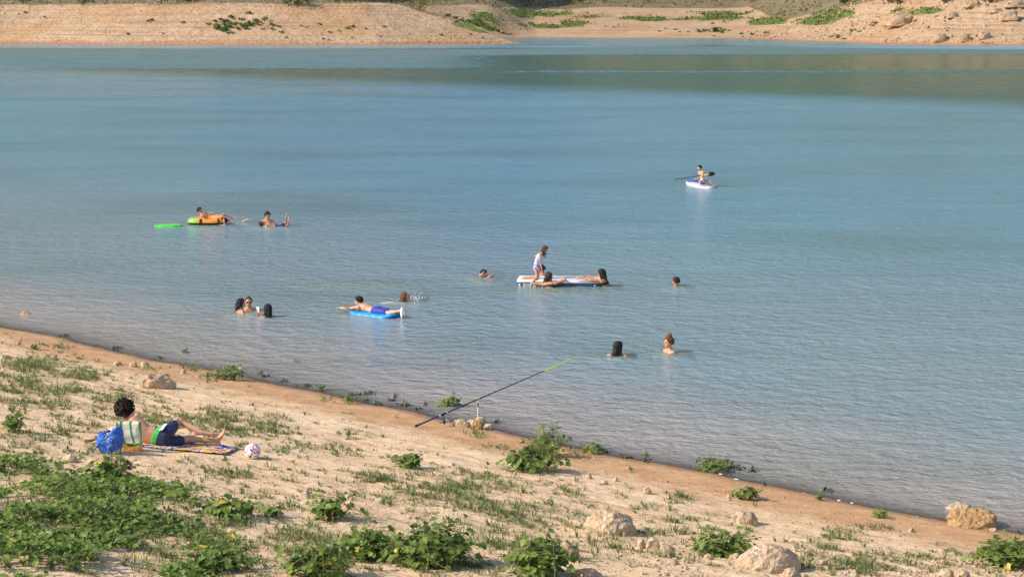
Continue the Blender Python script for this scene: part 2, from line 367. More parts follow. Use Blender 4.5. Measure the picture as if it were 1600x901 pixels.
def stems_mesh(name, A, B, r0, r1):
    """tapered three-sided stalks from A to B"""
    A = np.asarray(A, float); B = np.asarray(B, float); n = len(A); D = B - A
    X, Y, Z = frames(D + 1e-6, np.zeros(n)); a = np.radians([0, 120, 240])
    ring = np.cos(a)[None, :, None] * X[:, None] + np.sin(a)[None, :, None] * Y[:, None]
    V = np.concatenate([A[:, None] + ring * r0, B[:, None] + ring * r1], 1).reshape(-1, 3)
    return np_mesh(name, V, inst_faces(np.array([[0, 1, 4, 3], [1, 2, 5, 4], [2, 0, 3, 5]]), 6, n), False)
def m_leaf(name, cols, tr=.28, rough=.5):
    k = NT(name); t = k.attr('tint'); c = k.ramp(t, cols)
    c = k.mix(k.mr(k.noise(k.objc(), 9, 3), .35, .7, 0, .35), c, cols[0][1])
    k.set(k.p.inputs['Base Color'], c); k.p.inputs['Roughness'].default_value = rough; k.p.inputs['Specular IOR Level'].default_value = .25
    tl = k.n('ShaderNodeBsdfTranslucent', ins={'Color': c}); m = k.n('ShaderNodeMixShader', ins={0: tr, 1: k.p.outputs[0], 2: tl.outputs[0]})
    k.t.links.new(m.outputs[0], k.out.inputs[0]); return k.m
M_LEAF = m_leaf('weed_leaf', [(0, (.08, .13, .022)), (.45, (.15, .225, .038)), (.8, (.235, .31, .06)), (.95, (.30, .36, .08)), (1, (.65, .50, .08))])
M_GRASS = m_leaf('grass_blade', [(0, (.10, .15, .04)), (.4, (.19, .23, .075)), (.7, (.32, .31, .13)), (1, (.55, .45, .25))], .25)
M_FARLEAF = m_leaf('far_foliage', [(0, (.035, .07, .014)), (.5, (.085, .135, .028)), (1, (.18, .23, .05))], .15)
def simple(name, col, rough=.6, var=0.0, scale=8, metal=0.0, bumpd=0.0):
    k = NT(name)
    if var:
        n_ = k.noise(k.objc(), scale, 4); c = k.mix(k.mr(n_, .3, .7), tuple(x * (1 - var) for x in col), tuple(min(1, x * (1 + var)) for x in col)); k.set(k.p.inputs['Base Color'], c)
        if bumpd: k.set(k.p.inputs['Normal'], k.bump(n_, bumpd))
    else: k.set(k.p.inputs['Base Color'], col)
    k.p.inputs['Roughness'].default_value = rough; k.p.inputs['Metallic'].default_value = metal
    return k.m
M_STEM = simple('weed_stem', (.16, .18, .06), .8, .3); M_DRY = simple('dry_stalk', (.42, .33, .19), .9, .3)
def m_rock(name, a, b, c):
    k = NT(name); o = k.objc(); P = k.pos()
    n1 = k.noise(P, 3.5, 5, .6); n2 = k.noise(P, 22, 4, .65)
    col = k.ramp(n1, [(.3, a), (.5, b), (.72, c)])
    col = k.mix(k.mr(n2, .60, .74, 0, .45), col, tuple(x * .62 for x in a))
    k.set(k.p.inputs['Base Color'], col); k.p.inputs['Roughness'].default_value = .95; k.p.inputs['Specular IOR Level'].default_value = .15
    v = k.n('ShaderNodeTexVoronoi', ins={'Vector': P, 'Scale': 14.0}).outputs['Distance']
    h = k.math('ADD', n2, k.math('MULTIPLY', v, .8)); h = k.math('ADD', h, n1); k.set(k.p.inputs['Normal'], k.bump(h, .06, 1.0)); return k.m
M_ROCK = m_rock('pale_limestone', (.47, .33, .21), (.60, .44, .29), (.69, .54, .39))
M_ROCKB = m_rock('brown_stone', (.38, .23, .10), (.50, .32, .15), (.58, .41, .22))
M_FARROCK = m_rock('far_stone', (.36, .24, .14), (.46, .32, .20), (.53, .395, .265))
# icosphere templates
def ico(sub):
    import bmesh
    bm = bmesh.new(); bmesh.ops.create_icosphere(bm, subdivisions=sub, radius=1)
    v = np.array([x.co[:] for x in bm.verts]); f = np.array([[q.index for q in p.verts] for p in bm.faces]); bm.free(); return v, f
ICO = {i: ico(i) for i in (1, 2, 3, 4, 5)}
def rock_mesh(name, sx, sy, sz, seed, sub=4, rough=.22, square=.0):
    v, f = ICO[sub]; v = v.copy()
    if square: v = np.sign(v) * np.abs(v) ** (1 - square * .55); 
    for k in range(9):                    # chop some flat facets
        r_ = np.random.default_rng(seed * 31 + k); nrm = r_.normal(size=3); nrm /= np.linalg.norm(nrm); nrm[2] = abs(nrm[2]) * .8
        dd = r_.uniform(.70, .95); s_ = v @ nrm; v = v - np.clip(s_ - dd, 0, 9)[:, None] * nrm * .85
    n = fbm(v[:, 0] * 1.7 + seed, v[:, 1] * 1.7 + v[:, 2] * 1.3, seed, 4) + .5 * fbm(v[:, 2] * 4 + seed, v[:, 0] * 4 - v[:, 1] * 3, seed + 9, 3)
    v = v * (1 + rough * n)[:, None]
    v[:, 2] = np.where(v[:, 2] < -.35, -.35 + (v[:, 2] + .35) * .3, v[:, 2])
    v *= np.array([sx, sy, sz]); return np_mesh(name, v, f, True)
def rock(px, py, w, h, label, name='rock', mat=None, seed=None, group=None, square=0, sub=4, dep=.8, rz=0.0, cat='rock', rough=.22):
    """px,py: pixel of the foot of the stone; w,h its size in pixels"""
    p = G(px, py); s = FPX / p.y; sx = w / s / 2 / .95; sz = h / s / 1.15 * .84
    seed = int(px * 7 + py) % 997 if seed is None else seed
    o = link(name, rock_mesh(name, sx, sx * dep, sz, seed, sub, rough, square), mat or M_ROCK)
    p.y += sx * dep * .5; p.z = float(near_z(p.x, p.y)) + .19 * sz; o.location = p; o.rotation_euler[2] = rz
    return tag(o, label, cat, group)
# ------------------------------------------------------------------ stones one can pick out
rock(243, 606, 50, 26, 'pitted pale block of stone lying alone on the beach left of centre', square=.6, sub=5, rough=.3)
rock(951, 834, 76, 42, 'big pale boulder with flat sloping back standing behind dry stalks', name='boulder', cat='boulder', sub=5)
rock(1205, 892, 98, 46, 'largest smooth cream boulder beside the leafy weed near the bottom edge', name='boulder', cat='boulder', sub=5, rough=.14)
rock(1522, 824, 76, 33, 'golden brown boulder with dark holes lying at the waterline', name='boulder', cat='boulder', mat=M_ROCKB, sub=5, square=.5)
rock(1500, 806, 46, 24, 'pale slab leaning behind the golden brown boulder at the waterline')
rock(1486, 818, 10, 14, 'small upright pale stone tucked against the left end of the brown boulder', sub=3)
rock(1163, 818, 45, 21, 'low pale weathered rock with a dark right end, right of the stalk clump', square=.3)
rock(1020, 863, 23, 24, 'square cut pale stone, tallest of the little heap beside the big boulder', square=.7, sub=3)
rock(1002, 857, 14, 19, 'narrow pale stone leaning on the left of the square cut stone', sub=3)
rock(1042, 867, 26, 18, 'rounded pale stone just right of the square cut stone', sub=3)
rock(885, 872, 40, 26, 'crumbly pale lump of rock right behind the weed with broad leaves', sub=4, rough=.35)
rock(915, 905, 46, 16, 'flat pale slab cut by the bottom edge of the photo', square=.6)
rock(721, 667, 26, 15, 'smooth heart shaped pale stone, left end of the rod rest pile')
rock(738, 668, 20, 15, 'pale lumpy stone in the middle of the rod rest pile', sub=3)
rock(746, 671, 17, 18, 'brownish square stone at the front of the rod rest pile', mat=M_ROCKB, square=.6, sub=3)
rock(750, 664, 20, 16, 'pale stone at the top of the rod rest pile with the rod holder stuck behind', sub=3)
rock(763, 671, 16, 11, 'small pale stone, right end of the rod rest pile', sub=3)
rock(305, 680, 12, 8, 'little round cream stone in the grass beyond the reclining man\'s knees', sub=3)
for (a, b, w, h, l) in [(920, 748, 11, 8, 'small white stone on the orange beach strip, leftmost of a loose scatter'), (944, 757, 12, 8, 'small pale stone just above the big boulder, second of the scatter'),
        (962, 752, 9, 7, 'tiny pale stone at the right of the loose scatter above the big boulder'), (1037, 769, 12, 7, 'small white oval stone lying alone on orange earth'),
        (1011, 772, 14, 13, 'pointed cream stone standing left of the white oval stone'), (983, 732, 8, 5, 'white pebble near the waterline right of centre'),
        (1138, 778, 7, 7, 'small round stone left of the waterside weed with two branches'), (1424, 831, 12, 7, 'pale stone on orange earth left of the golden brown boulder'),
        (1405, 839, 7, 4, 'flat pebble below the pale stone near the golden boulder'), (1552, 829, 12, 5, 'flat pebble at the foot of the golden brown boulder, right end'),
        (180, 570, 18, 6, 'flat pale stone at the left of the row near the far left waterline'), (208, 573, 15, 9, 'pale stone in the middle of the row near the far left waterline'),
        (226, 575, 16, 11, 'round topped pale stone, right end of the row near the far left waterline'), (286, 584, 10, 9, 'round pale stone beside a tuft close to the left waterline'),
        (29, 538, 8, 5, 'small pale stone at the far left edge of the beach'), (1283, 882, 26, 12, 'pale stone at the foot of the largest cream boulder, right side'),
        (1238, 903, 30, 20, 'rough pale stone at the bottom edge below the largest cream boulder'), (1478, 903, 26, 16, 'pale lumpy stone at the bottom edge left of the corner weed'),
        (1502, 903, 28, 17, 'wide pale stone at the bottom edge next to the corner weed'), (1052, 884, 20, 9, 'oval pale stone below the square cut stone'),
        (1071, 881, 14, 9, 'small pale stone touching the oval stone below the heap'), (1108, 876, 16, 11, 'pale stone below the two winged weed, left'),
        (1150, 877, 22, 14, 'pale stone leaning on the left foot of the largest cream boulder'), (477, 778, 16, 14, 'rounded lump of the broken stone ridge behind the pale leaved weed'),
        (545, 782, 18, 14, 'pale lump on the broken ridge right of the pale leaved weed'), (594, 786, 20, 10, 'cream lump on the broken ridge left of centre'),
        (865, 838, 14, 7, 'flat cream stone left of the big boulder foot'), (108, 722, 26, 14, 'dusty pale lump of earth left of the blue bag'),
        (40, 490, 13, 4, 'yellowish stone breaking the water surface near the left shore')]:
    if b == 490:
        p = W(a, b); o = link('rock', rock_mesh('rock', .13, .1, .06, 5, 3), M_ROCKB); o.location = (p.x, p.y, .0)
        tag(o, l, 'rock')
    else: rock(a, b, w, h, l, sub=3)
# countless pebbles and crust lumps
def near_pts(n, u0=-41, u1=-8, d0=0, d1=13):
    u = rng.uniform(u0, u1, n); d = rng.uniform(d0, d1, n)
    nn = np.interp(u, _uu, _nn) - d
    return u * TN[0] + nn * NN[0], u * TN[1] + nn * NN[1], u, d
def inview(x, y, m=60):
    z = near_z(x, y, False); c = math.cos(PITCH); s_ = math.sin(PITCH)
    zc = y * c - (z - H_CAM) * s_; yc = y * s_ + (z - H_CAM) * c
    px = 800 + FPX * x / np.maximum(zc, .1); py = 450.5 - FPX * yc / np.maximum(zc, .1)
    return (zc > 5) & (px > -m) & (px < 1600 + m) & (py < 901 + m), px, py
x, y, u, d = near_pts(260000, d0=.05)
ok, px, py = inview(x, y)
cl = sstep(.05, .6, fbm(u * .5, d * 1.3, 31, 4) + .25 * np.exp(-((d - 1.8) / .6) ** 2))
ridge = np.exp(-((d - 10.1 - .7 * vnoise(u * .3, u * 0, 77)) / .6) ** 2) * sstep(-.25, .4, vnoise(u * .5, u * 0 + 3, 78))
corner = sstep(1080, 1300, px) * sstep(845, 890, py) * 1.2 + .9 * sstep(820, 860, py) * sstep(960, 1000, px) * (1 - sstep(1080, 1150, px))
keep = ok & (rng.uniform(size=len(x)) < np.clip(.10 + .32 * cl + .8 * ridge + .35 * corner, 0, 1) * .5)
x, y, d, ridge, corner = x[keep], y[keep], d[keep], ridge[keep], corner[keep]
S = .006 + .016 * rng.uniform(size=len(x)) ** 3 + (.04 * ridge + .04 * np.clip(corner, 0, 1)) * rng.uniform(size=len(x)) ** 2.5
big = rng.uniform(size=len(x)) < .012; S[big] += rng.uniform(.01, .03, big.sum())
P = np.stack([x, y, near_z(x, y) + S * .1], 1)
tv, tf = ICO[1]; tv = tv * (1 + .25 * rng.normal(size=(len(tv), 1))) * [1, .8, .42]
X, Y, Z = frames(np.stack([rng.normal(0, .2, len(x)), rng.normal(0, .2, len(x)), np.ones(len(x))], 1), rng.uniform(0, 6.28, len(x)))
tag(link('pebbles', np_mesh('pebbles', scatter(tv, P, X, Y, Z, S), inst_faces(tf, len(tv), len(x)), True), M_ROCK), 'pale pebbles and crumbs of stone strewn over the near beach', 'pebbles', kind='stuff')
print('pebbles', len(x))
# ------------------------------------------------------------------ broad leaved weeds
def weed(px, py, w, h, label, n=90, leaf=.075, dens=1.0, name='weed_plant', tall=0, cat='plant', tmpl=(LT, LF), water=False, dtint=0.0, stalks=0):
    p = W(px, py) if water else G(px, py); s = FPX / p.y; rx = w / s / 2; hz = h / s * .95
    if water: p.z = -.02
    root = empty(name, p, label, cat)
    ns = max(5, int(n / 7)); A = []; B = []; LP = []; LN = []; LS = []
    for i in range(ns):
        a = rng.uniform(0, 6.28); rr = rng.uniform(0, 1) ** .6; e = math.sqrt(max(0, 1 - rr * rr))
        top = np.array([math.cos(a) * rr * rx, math.sin(a) * rr * rx * .8, hz * (.22 + .72 * e * rng.uniform(.6, 1.05))])
        if tall and i < tall: top = np.array([rng.normal(0, rx * .4), rng.normal(0, rx * .2), hz * rng.uniform(.95, 1.15)])
        base = np.array([math.cos(a) * .12 * rx, math.sin(a) * .12 * rx, 0]); mid = base * .3 + top * .7; mid[2] = top[2] * .62
        A += [base, mid]; B += [mid, top]
        m = max(3, int(n / ns))
        for k in range(m):
            t = rng.uniform(.35, 1.05); q = (base + (mid - base) * t / .6) if t < .6 else mid + (top - mid) * (t - .6) / .4
            off = rng.normal(0, 1, 3) * [.30 * rx, .30 * rx, .14 * hz] * (.5 if tall and i < tall else .85)
            q2 = q + off; q2[2] = max(.012, q2[2])
            A.append(q); B.append(q2); LP.append(q2)
            out = np.array([q2[0], q2[1], 0]) / (rx + 1e-6)
            LN.append(np.array([out[0] * .55 + rng.normal(0, .4), out[1] * .55 + rng.normal(0, .4) - .25, .8 + rng.uniform(0, .4)])); LS.append(leaf * rng.uniform(.5, 1.25))
    LP = np.array(LP); LN = np.array(LN); LS = np.array(LS)
    tint = np.clip(rng.beta(2.2, 2.6, len(LP)) * .9 + dtint, 0, .97); tint[rng.uniform(size=len(LP)) < .012] = 1.0
    link('foliage', leaves_mesh('foliage', LP, LN, LS, tint, tmpl), M_LEAF, root)
    link('stems', stems_mesh('stems', A, B, .005, .003), M_STEM, root)
    if stalks:
        A = []; B = []
        for i in range(stalks):
            A = []; B = []
            a = np.array([rng.normal(0, rx * .6), rng.normal(0, rx * .4), 0]); b = a + np.array([rng.normal(0, .07), rng.normal(0, .05), hz * rng.uniform(.8, 1.6)])
            A.append(a); B.append(b)
            link('dry_stalk', stems_mesh('dry_stalk', A, B, .003, .0015), M_DRY, root)
    return root
WEEDS = [
 (357, 593, 44, 28, 70, .07, 'green weed on the left shoreline above the pitted block, near the drop'), (57, 546, 24, 14, 26, .06, 'small weed clump at the left edge of the orange beach strip'),
 (832, 735, 88, 46, 210, .085, 'wide bushy weed in the middle of the beach, front half of the pair'), (858, 712, 62, 50, 120, .06, 'taller looser weed with open top right behind the wide bushy weed'),
 (926, 708, 34, 20, 40, .06, 'small weed at the waterline right of the tall loose weed'), (1115, 736, 62, 26, 90, .06, 'bushy weed growing at the very edge of the water right of centre'),
 (1168, 780, 44, 26, 46, .07, 'weed with two branches on orange earth near the waterline'), (1281, 781, 15, 17, 14, .05, 'tiny upright sprig at the right waterline'),
 (1378, 809, 28, 15, 22, .05, 'small flat weed on the orange strip left of the golden boulder'), (640, 732, 54, 25, 62, .085, 'round dark leaved weed alone on bare sand below the rod handle'),
 (520, 812, 62, 42, 70, .085, 'pale green sprawling weed behind the broken stone ridge'), (362, 812, 60, 38, 70, .085, 'weed at the right end of the green mass with raised leaves'),
 (678, 884, 112, 68, 260, .08, 'largest weed at the bottom with two yellow leaves'), (572, 872, 92, 50, 150, .08, 'sprawling weed joined to the left of the largest bottom weed'),
 (495, 902, 92, 56, 150, .08, 'dark weed cut by the bottom edge left of centre'), (845, 898, 88, 62, 190, .075, 'dense upright weed at the bottom in front of the crumbly lump'),
 (1130, 866, 84, 40, 110, .08, 'two winged weed spreading left of the largest cream boulder'), (1570, 884, 86, 46, 170, .08, 'dense dark green weed in the bottom right corner'),
 (1008, 716, 18, 13, 16, .05, 'tiny sprig at the waterline between the two shore weeds'), (430, 806, 34, 22, 26, .07, 'small weed between the ridge stones and the green mass'),
 (175, 756, 70, 52, 120, .085, 'raised leafy weed right in front of the blue bag'), (20, 675, 40, 40, 60, .08, 'leafy weed on the left edge of the photo'),
 (505, 612, 22, 14, 20, .045, 'small weed at the water edge left of the rod'), (545, 630, 30, 14, 26, .045, 'low weed spreading over the shoreline just right of another'), (340, 893, 90, 40, 110, .08, 'weed at the bottom right end of the green mass')]
for (a, b, w, h, n, lf, lab) in WEEDS:
    if b > 780 and w > 40: w *= 1.15; h *= 1.15; n *= 1.3
    weed(a, b, w, h, lab, n=int(n * 1.5), leaf=lf, stalks=3 if w > 50 else 0, tall=4 if 'taller' in lab else 0)
weed(290, 551, 18, 9, 'small green weed standing in the water off the left beach', n=24, leaf=.05, water=True)
weed(707, 634, 42, 22, 'bright green weed standing in shallow water beyond the fishing rod', n=70, leaf=.07, water=True, dtint=.15)
weed(632, 634, 12, 16, 'thin dry weed standing in shallow water left of the rod', n=8, leaf=.03, water=True, stalks=7, dtint=.3)
# the continuous green mass in the lower left
def mass(n, f, seed=0):
    X_ = []; r_ = np.random.default_rng(seed)
    px = r_.uniform(-40, 1640, n); py = r_.uniform(690, 930, n); return px, py
gx = np.linspace(-60, 1660, 87); gy = np.linspace(480, 960, 49)
_gp = None
x, y, u, d = near_pts(420000, d0=4, d1=18)
ok, px, py = inview(x, y, 120)
top = np.interp(px, [-100, 0, 60, 130, 200, 280, 330, 400, 480], [718, 718, 722, 745, 752, 770, 800, 850, 905])
f = sstep(-12, 34, py - top) * (1 - sstep(300, 450, px))
gap = sstep(-.12, .2, fbm(x * 1.6, y * 1.3, 66, 4) + .12)
gap2 = 1 - np.exp(-(((px - 30) / 45) ** 2 + ((py - 783) / 12) ** 2)) - .8 * np.exp(-(((px - 110) / 20) ** 2 + ((py - 778) / 8) ** 2)) - .7 * np.exp(-(((px - 260) / 35) ** 2 + ((py - 850) / 14) ** 2))
keep = ok & (rng.uniform(size=len(x)) < f * gap * np.clip(gap2, 0, 1) * .95)
x, y = x[keep], y[keep]; n = len(x); print('mass leaves', n)
hh = (.06 + .20 * np.clip(fbm(x * 1.3, y * 1.3, 88, 3) + .55, 0, 1)) * rng.uniform(.25, 1.0, n)
P = np.stack([x, y, near_z(x, y, False) + hh], 1)
nr = np.stack([rng.normal(0, .38, n), rng.normal(-.25, .38, n), np.ones(n)], 1)
ti = np.clip(rng.beta(2.2, 2.6, n) * .9 + .12 * fbm(x, y, 12, 2), 0, .97); ti[rng.uniform(size=n) < .006] = 1
gc = link('ground_cover', leaves_mesh('ground_cover', P, nr, np.where(rng.uniform(size=n) < .5, rng.uniform(.02, .05, n), rng.uniform(.045, .09, n)), ti), M_LEAF)
tag(gc, 'dense mass of broad leaved green weeds covering the lower left corner', 'ground cover', kind='stuff')
# ------------------------------------------------------------------ grass and creeping weeds
PATCH = [(60, 572, 60, 16, 1), (25, 600, 40, 22, .9), (130, 585, 45, 9, .9), (65, 628, 60, 20, .9), (100, 612, 50, 12, .6), (190, 622, 60, 8, .35), (215, 640, 45, 6, .7), (300, 655, 80, 12, 1), (380, 668, 70, 14, 1), (235, 660, 60, 14, .8),
         (110, 665, 50, 10, .6), (150, 800, 200, 60, .6), (60, 760, 80, 14, .7), (250, 860, 90, 30, .8), (430, 668, 35, 8, 1), (470, 700, 60, 8, .4), (555, 680, 26, 7, .9), (340, 740, 50, 9, .9), (390, 735, 40, 8, .7), (460, 742, 60, 6, .7), (600, 748, 80, 9, .9), (690, 770, 110, 18, 1), (780, 795, 90, 14, .9), (850, 795, 50, 10, .7),
         (730, 745, 60, 6, .7), (640, 785, 60, 8, .5), (400, 790, 60, 14, .8), (330, 840, 120, 40, .8), (470, 860, 90, 36, .9), (760, 850, 90, 28, .7), (740, 880, 80, 20, .8), (960, 845, 60, 14, .7), (940, 860, 70, 16, .5), (1000, 833, 50, 5, .8),
         (1060, 812, 40, 5, .8), (1080, 830, 40, 5, .7), (1000, 795, 60, 5, .6), (985, 763, 14, 4, 1), (1065, 780, 18, 7, 1), (1310, 838, 50, 7, 1), (1360, 826, 40, 5, .6), (1290, 855, 40, 8, .7), (1340, 885, 80, 12, 1), (1400, 870, 90, 8, .6),
         (1490, 868, 60, 8, .5), (1540, 900, 60, 10, .5), (1270, 880, 30, 16, .8), (345, 590, 30, 6, .7), (310, 575, 30, 5, .6), (210, 576, 40, 4, .4), (530, 622, 30, 8, .8), (500, 605, 20, 6, .5), (165, 590, 40, 5, .7), (90, 543, 14, 5, .5), (95, 525, 12, 3, .8), (25, 512, 20, 3, .5),
         (860, 690, 30, 8, .6), (940, 705, 40, 6, .7), (1000, 712, 25, 4, .8), (1160, 735, 40, 4, .5), (750, 675, 18, 8, .9), (772, 700, 30, 4, .8), (890, 775, 26, 16, .6), (820, 815, 100, 12, .6), (900, 815, 40, 18, .5), (170, 700, 90, 12, .25), (60, 690, 50, 12, .4)]
x, y, u, d = near_pts(230000, d0=.0, d1=16)
ok, px, py = inview(x, y)
f = np.zeros(len(x))
for (a, b, rx, ry, q) in PATCH: f = np.maximum(f, q * np.exp(-(((px - a) / rx) ** 2 + ((py - b) / ry) ** 2) ** 1.5))
cl = sstep(-.12, .42, fbm(u * 1.3, d * 3.2, 44, 4)); cl2 = sstep(.1, .45, fbm(u * 3.0, d * 5.5, 45, 3))
dens = f * (.15 + .85 * cl) + .34 * cl2 * sstep(1.6, 4, d) + .05 * cl2 * sstep(.2, 1.0, d)
keep = ok & (rng.uniform(size=len(x)) < dens * .62)
x, y, f = x[keep], y[keep], f[keep]; nt = len(x); nb = 9; print('tufts', nt)
z = near_z(x, y) - .004
X0 = np.repeat(np.stack([x, y, z], 1), nb, 0); n = len(X0)
spr = np.repeat(rng.uniform(.02, .075, nt), nb)
ang = rng.uniform(0, 6.28, n); base = X0 + np.stack([np.cos(ang), np.sin(ang), np.zeros(n)], 1) * (rng.uniform(0, 1, n) * spr)[:, None]
hgt = np.repeat((.02 + .065 * rng.uniform(size=nt) ** 2.2) * (1 + .5 * f), nb) * rng.uniform(.5, 1.2, n)
lean = np.stack([np.cos(ang), np.sin(ang), np.zeros(n)], 1) * (hgt * rng.uniform(.2, 1.3, n))[:, None] + rng.normal(0, .01, (n, 3)) * [1, 1, 0]
sd_ = np.stack([-np.sin(ang), np.cos(ang), np.zeros(n)], 1) * rng.uniform(.003, .008, n)[:, None]
tipp = base + lean + np.array([0, 0, 1]) * hgt[:, None]; mid = base + lean * .35 + np.array([0, 0, .62]) * hgt[:, None]
V = np.stack([base - sd_ * .8, base + sd_ * .8, mid + sd_, tipp, mid - sd_], 1).reshape(-1, 3)
Fq = inst_faces(np.array([[0, 1, 2], [0, 2, 4], [4, 2, 3]]), 5, n)
tint = np.clip(np.repeat(rng.beta(2, 2.6, nt), nb) + rng.normal(0, .12, n), 0, 1)
tag(link('grass', np_mesh('grass', V, Fq, False, {'tint': np.repeat(tint, 5)}), M_GRASS), 'thin patches of short grass and creeping weeds on the near beach', 'grass', kind='stuff')
# fine upright dry grass
DRYP = [(330, 830, 120, 45, 1), (470, 860, 110, 45, 1), (620, 820, 90, 30, .7), (740, 850, 90, 40, .9), (640, 765, 130, 22, .8), (800, 800, 110, 18, .8), (60, 610, 80, 40, .6), (180, 620, 80, 20, .4), (330, 660, 110, 18, .6), (160, 800, 150, 50, .4), (950, 845, 80, 18, .7), (1000, 880, 90, 18, .4), (1280, 870, 60, 22, .6), (1420, 875, 120, 16, .4), (560, 690, 60, 14, .5), (430, 760, 90, 16, .5), (1060, 820, 90, 12, .4), (890, 800, 40, 20, .5)]
x, y, u, d = near_pts(900000, d0=.5, d1=17); ok, px, py = inview(x, y); f = np.zeros(len(x))
for (a, b, rx, ry, q) in DRYP: f = np.maximum(f, q * np.exp(-(((px - a) / rx) ** 2 + ((py - b) / ry) ** 2) ** 1.2))
keep = ok & (rng.uniform(size=len(x)) < f * (.12 + .88 * sstep(-.2, .3, fbm(u * 1.2, d * 2.4, 52, 4))) * .42); x, y = x[keep], y[keep]; n = len(x); print('fine grass', n)
A = np.stack([x, y, near_z(x, y) - .003], 1); hg = rng.uniform(.025, .11, n) * rng.uniform(.5, 1, n); ln = rng.normal(0, .45, (n, 2)) * hg[:, None]
T1 = A + np.stack([ln[:, 0], ln[:, 1], hg], 1); an = rng.uniform(0, 6.28, n); sd_ = np.stack([np.cos(an), np.sin(an), np.zeros(n)], 1) * rng.uniform(.0018, .0045, n)[:, None]
Vg = np.stack([A - sd_, A + sd_, T1], 1).reshape(-1, 3)
tag(link('dry_grass', np_mesh('dry_grass', Vg, inst_faces(np.array([[0, 1, 2]]), 3, n), False, {'tint': np.repeat(np.clip(rng.beta(2.6, 2.0, n), 0, 1), 3)}), M_GRASS), 'fine dry olive grass thinly covering the lower part of the beach', 'dry grass', kind='stuff')
# creeping mats of tiny leaves hugging the ground
x, y, u, d = near_pts(700000, d0=.2, d1=16)
ok, px, py = inview(x, y); f = np.zeros(len(x))
for (a, b, rx, ry, q) in PATCH: f = np.maximum(f, q * np.exp(-(((px - a) / (rx * 1.15)) ** 2 + ((py - b) / (ry * 1.15)) ** 2) ** 1.5))
cl = sstep(-.05, .35, fbm(u * 1.6, d * 4.5, 47, 4)); cl2 = sstep(.12, .40, fbm(u * 3.6, d * 9.0, 48, 3))
keep = ok & (rng.uniform(size=len(x)) < (f * (.1 + .9 * cl) + .45 * cl2 * sstep(1.4, 3.5, d)) * .38); x, y = x[keep], y[keep]; n = len(x); print('creepers', n)
P = np.stack([x, y, near_z(x, y) + rng.uniform(.003, .028, n)], 1)
tag(link('creeping_weeds', leaves_mesh('creeping_weeds', P, rng.normal(size=(n, 3)) * [.5, .5, 0] + [0, -.2, 1], rng.uniform(.008, .022, n), np.clip(rng.beta(2, 2.2, n), 0, 1), (np.array([[0, -.5, 0], [.35, 0, .08], [0, .6, 0], [-.35, 0, .08]]), np.array([[0, 1, 2], [0, 2, 3]]))), M_GRASS), 'low creeping weeds with tiny leaves matted over the near beach', 'creeping weeds', kind='stuff')
# thin dry stalks standing about
x, y, u, d = near_pts(9000, d0=3, d1=15); ok, px, py = inview(x, y)
sc = np.zeros(len(x))
for (a, b, rx, ry) in [(950, 830, 60, 16), (890, 790, 30, 20), (1260, 880, 40, 20), (1190, 860, 30, 15), (1440, 850, 60, 14), (480, 860, 120, 40), (720, 860, 80, 30), (260, 735, 50, 20), (60, 680, 60, 25), (330, 770, 60, 30), (200, 830, 180, 50), (880, 870, 80, 20), (1000, 850, 60, 20), (640, 800, 60, 15), (170, 690, 60, 10)]:
    sc = np.maximum(sc, np.exp(-((px - a) / rx) ** 2 - ((py - b) / ry) ** 2))
keep = ok & (rng.uniform(size=len(x)) < sc * .30); x, y = x[keep], y[keep]; n = len(x); z = near_z(x, y)
A = np.stack([x, y, z], 1); B = A + np.stack([rng.normal(0, .05, n), rng.normal(0, .05, n), rng.uniform(.08, .30, n)], 1)
A2 = A + (B - A) * rng.uniform(.4, .8, n)[:, None]; B2 = A2 + np.stack([rng.normal(0, .05, n), rng.normal(0, .04, n), rng.uniform(.02, .09, n)], 1)
tag(link('dry_stalks', stems_mesh('dry_stalks', np.vstack([A, A2]), np.vstack([B, B2]), .0028, .0012), M_DRY), 'thin dry weed stalks standing among the grass and stones', 'dry stalks', kind='stuff')
# ------------------------------------------------------------------ far bank
def blob_leaves(n, rx, ry, rz, leaf, lumps=6, seed=1):
    r_ = np.random.default_rng(seed); c = r_.normal(size=(lumps, 3)) * [.42, .42, .28]; c[:, 2] = np.abs(c[:, 2]) + .25
    i = r_.integers(0, lumps, n); q = r_.normal(size=(n, 3)); q /= np.linalg.norm(q, axis=1, keepdims=True)
    rad = r_.uniform(.25, .55, lumps)[i]; p = c[i] + q * rad[:, None] * r_.uniform(.75, 1.05, (n, 1)); p[:, 2] = np.abs(p[:, 2])
    nr = q + r_.normal(0, .4, (n, 3)); return p * [rx, ry, rz], nr, r_
def shrub_mesh(name, n, rx, ry, rz, leaf, seed, t0=.0):
    p, nr, r_ = blob_leaves(n, rx, ry, rz, leaf, seed=seed)
    X, Y, Z = frames(nr, r_.uniform(0, 6.28, n))
    return np_mesh(name, scatter(LT2, p, X, Y, Z, leaf * r_.uniform(.6, 1.3, n)), inst_faces(LF2, len(LT2), n), False, {'tint': np.repeat(np.clip(t0 + r_.beta(2, 2, n) * .8, 0, 1), len(LT2))})
SHR = [shrub_mesh('shrub', 90, .75, .6, .75, .26, 100 + k, .05 + .1 * k) for k in range(4)]
def shrubs(pts, label, group, smin=.7, smax=1.3):
    for (a, b, q) in pts:
        p = F(a, b); o = link('shrub', SHR[rng.integers(0, 4)], M_FARLEAF); s = q * rng.uniform(smin, smax) * .85
        o.location = p; o.scale = (s * 1.1, s, s * .85); o.rotation_euler[2] = rng.uniform(0, 6.28); tag(o, label, 'shrub', group)
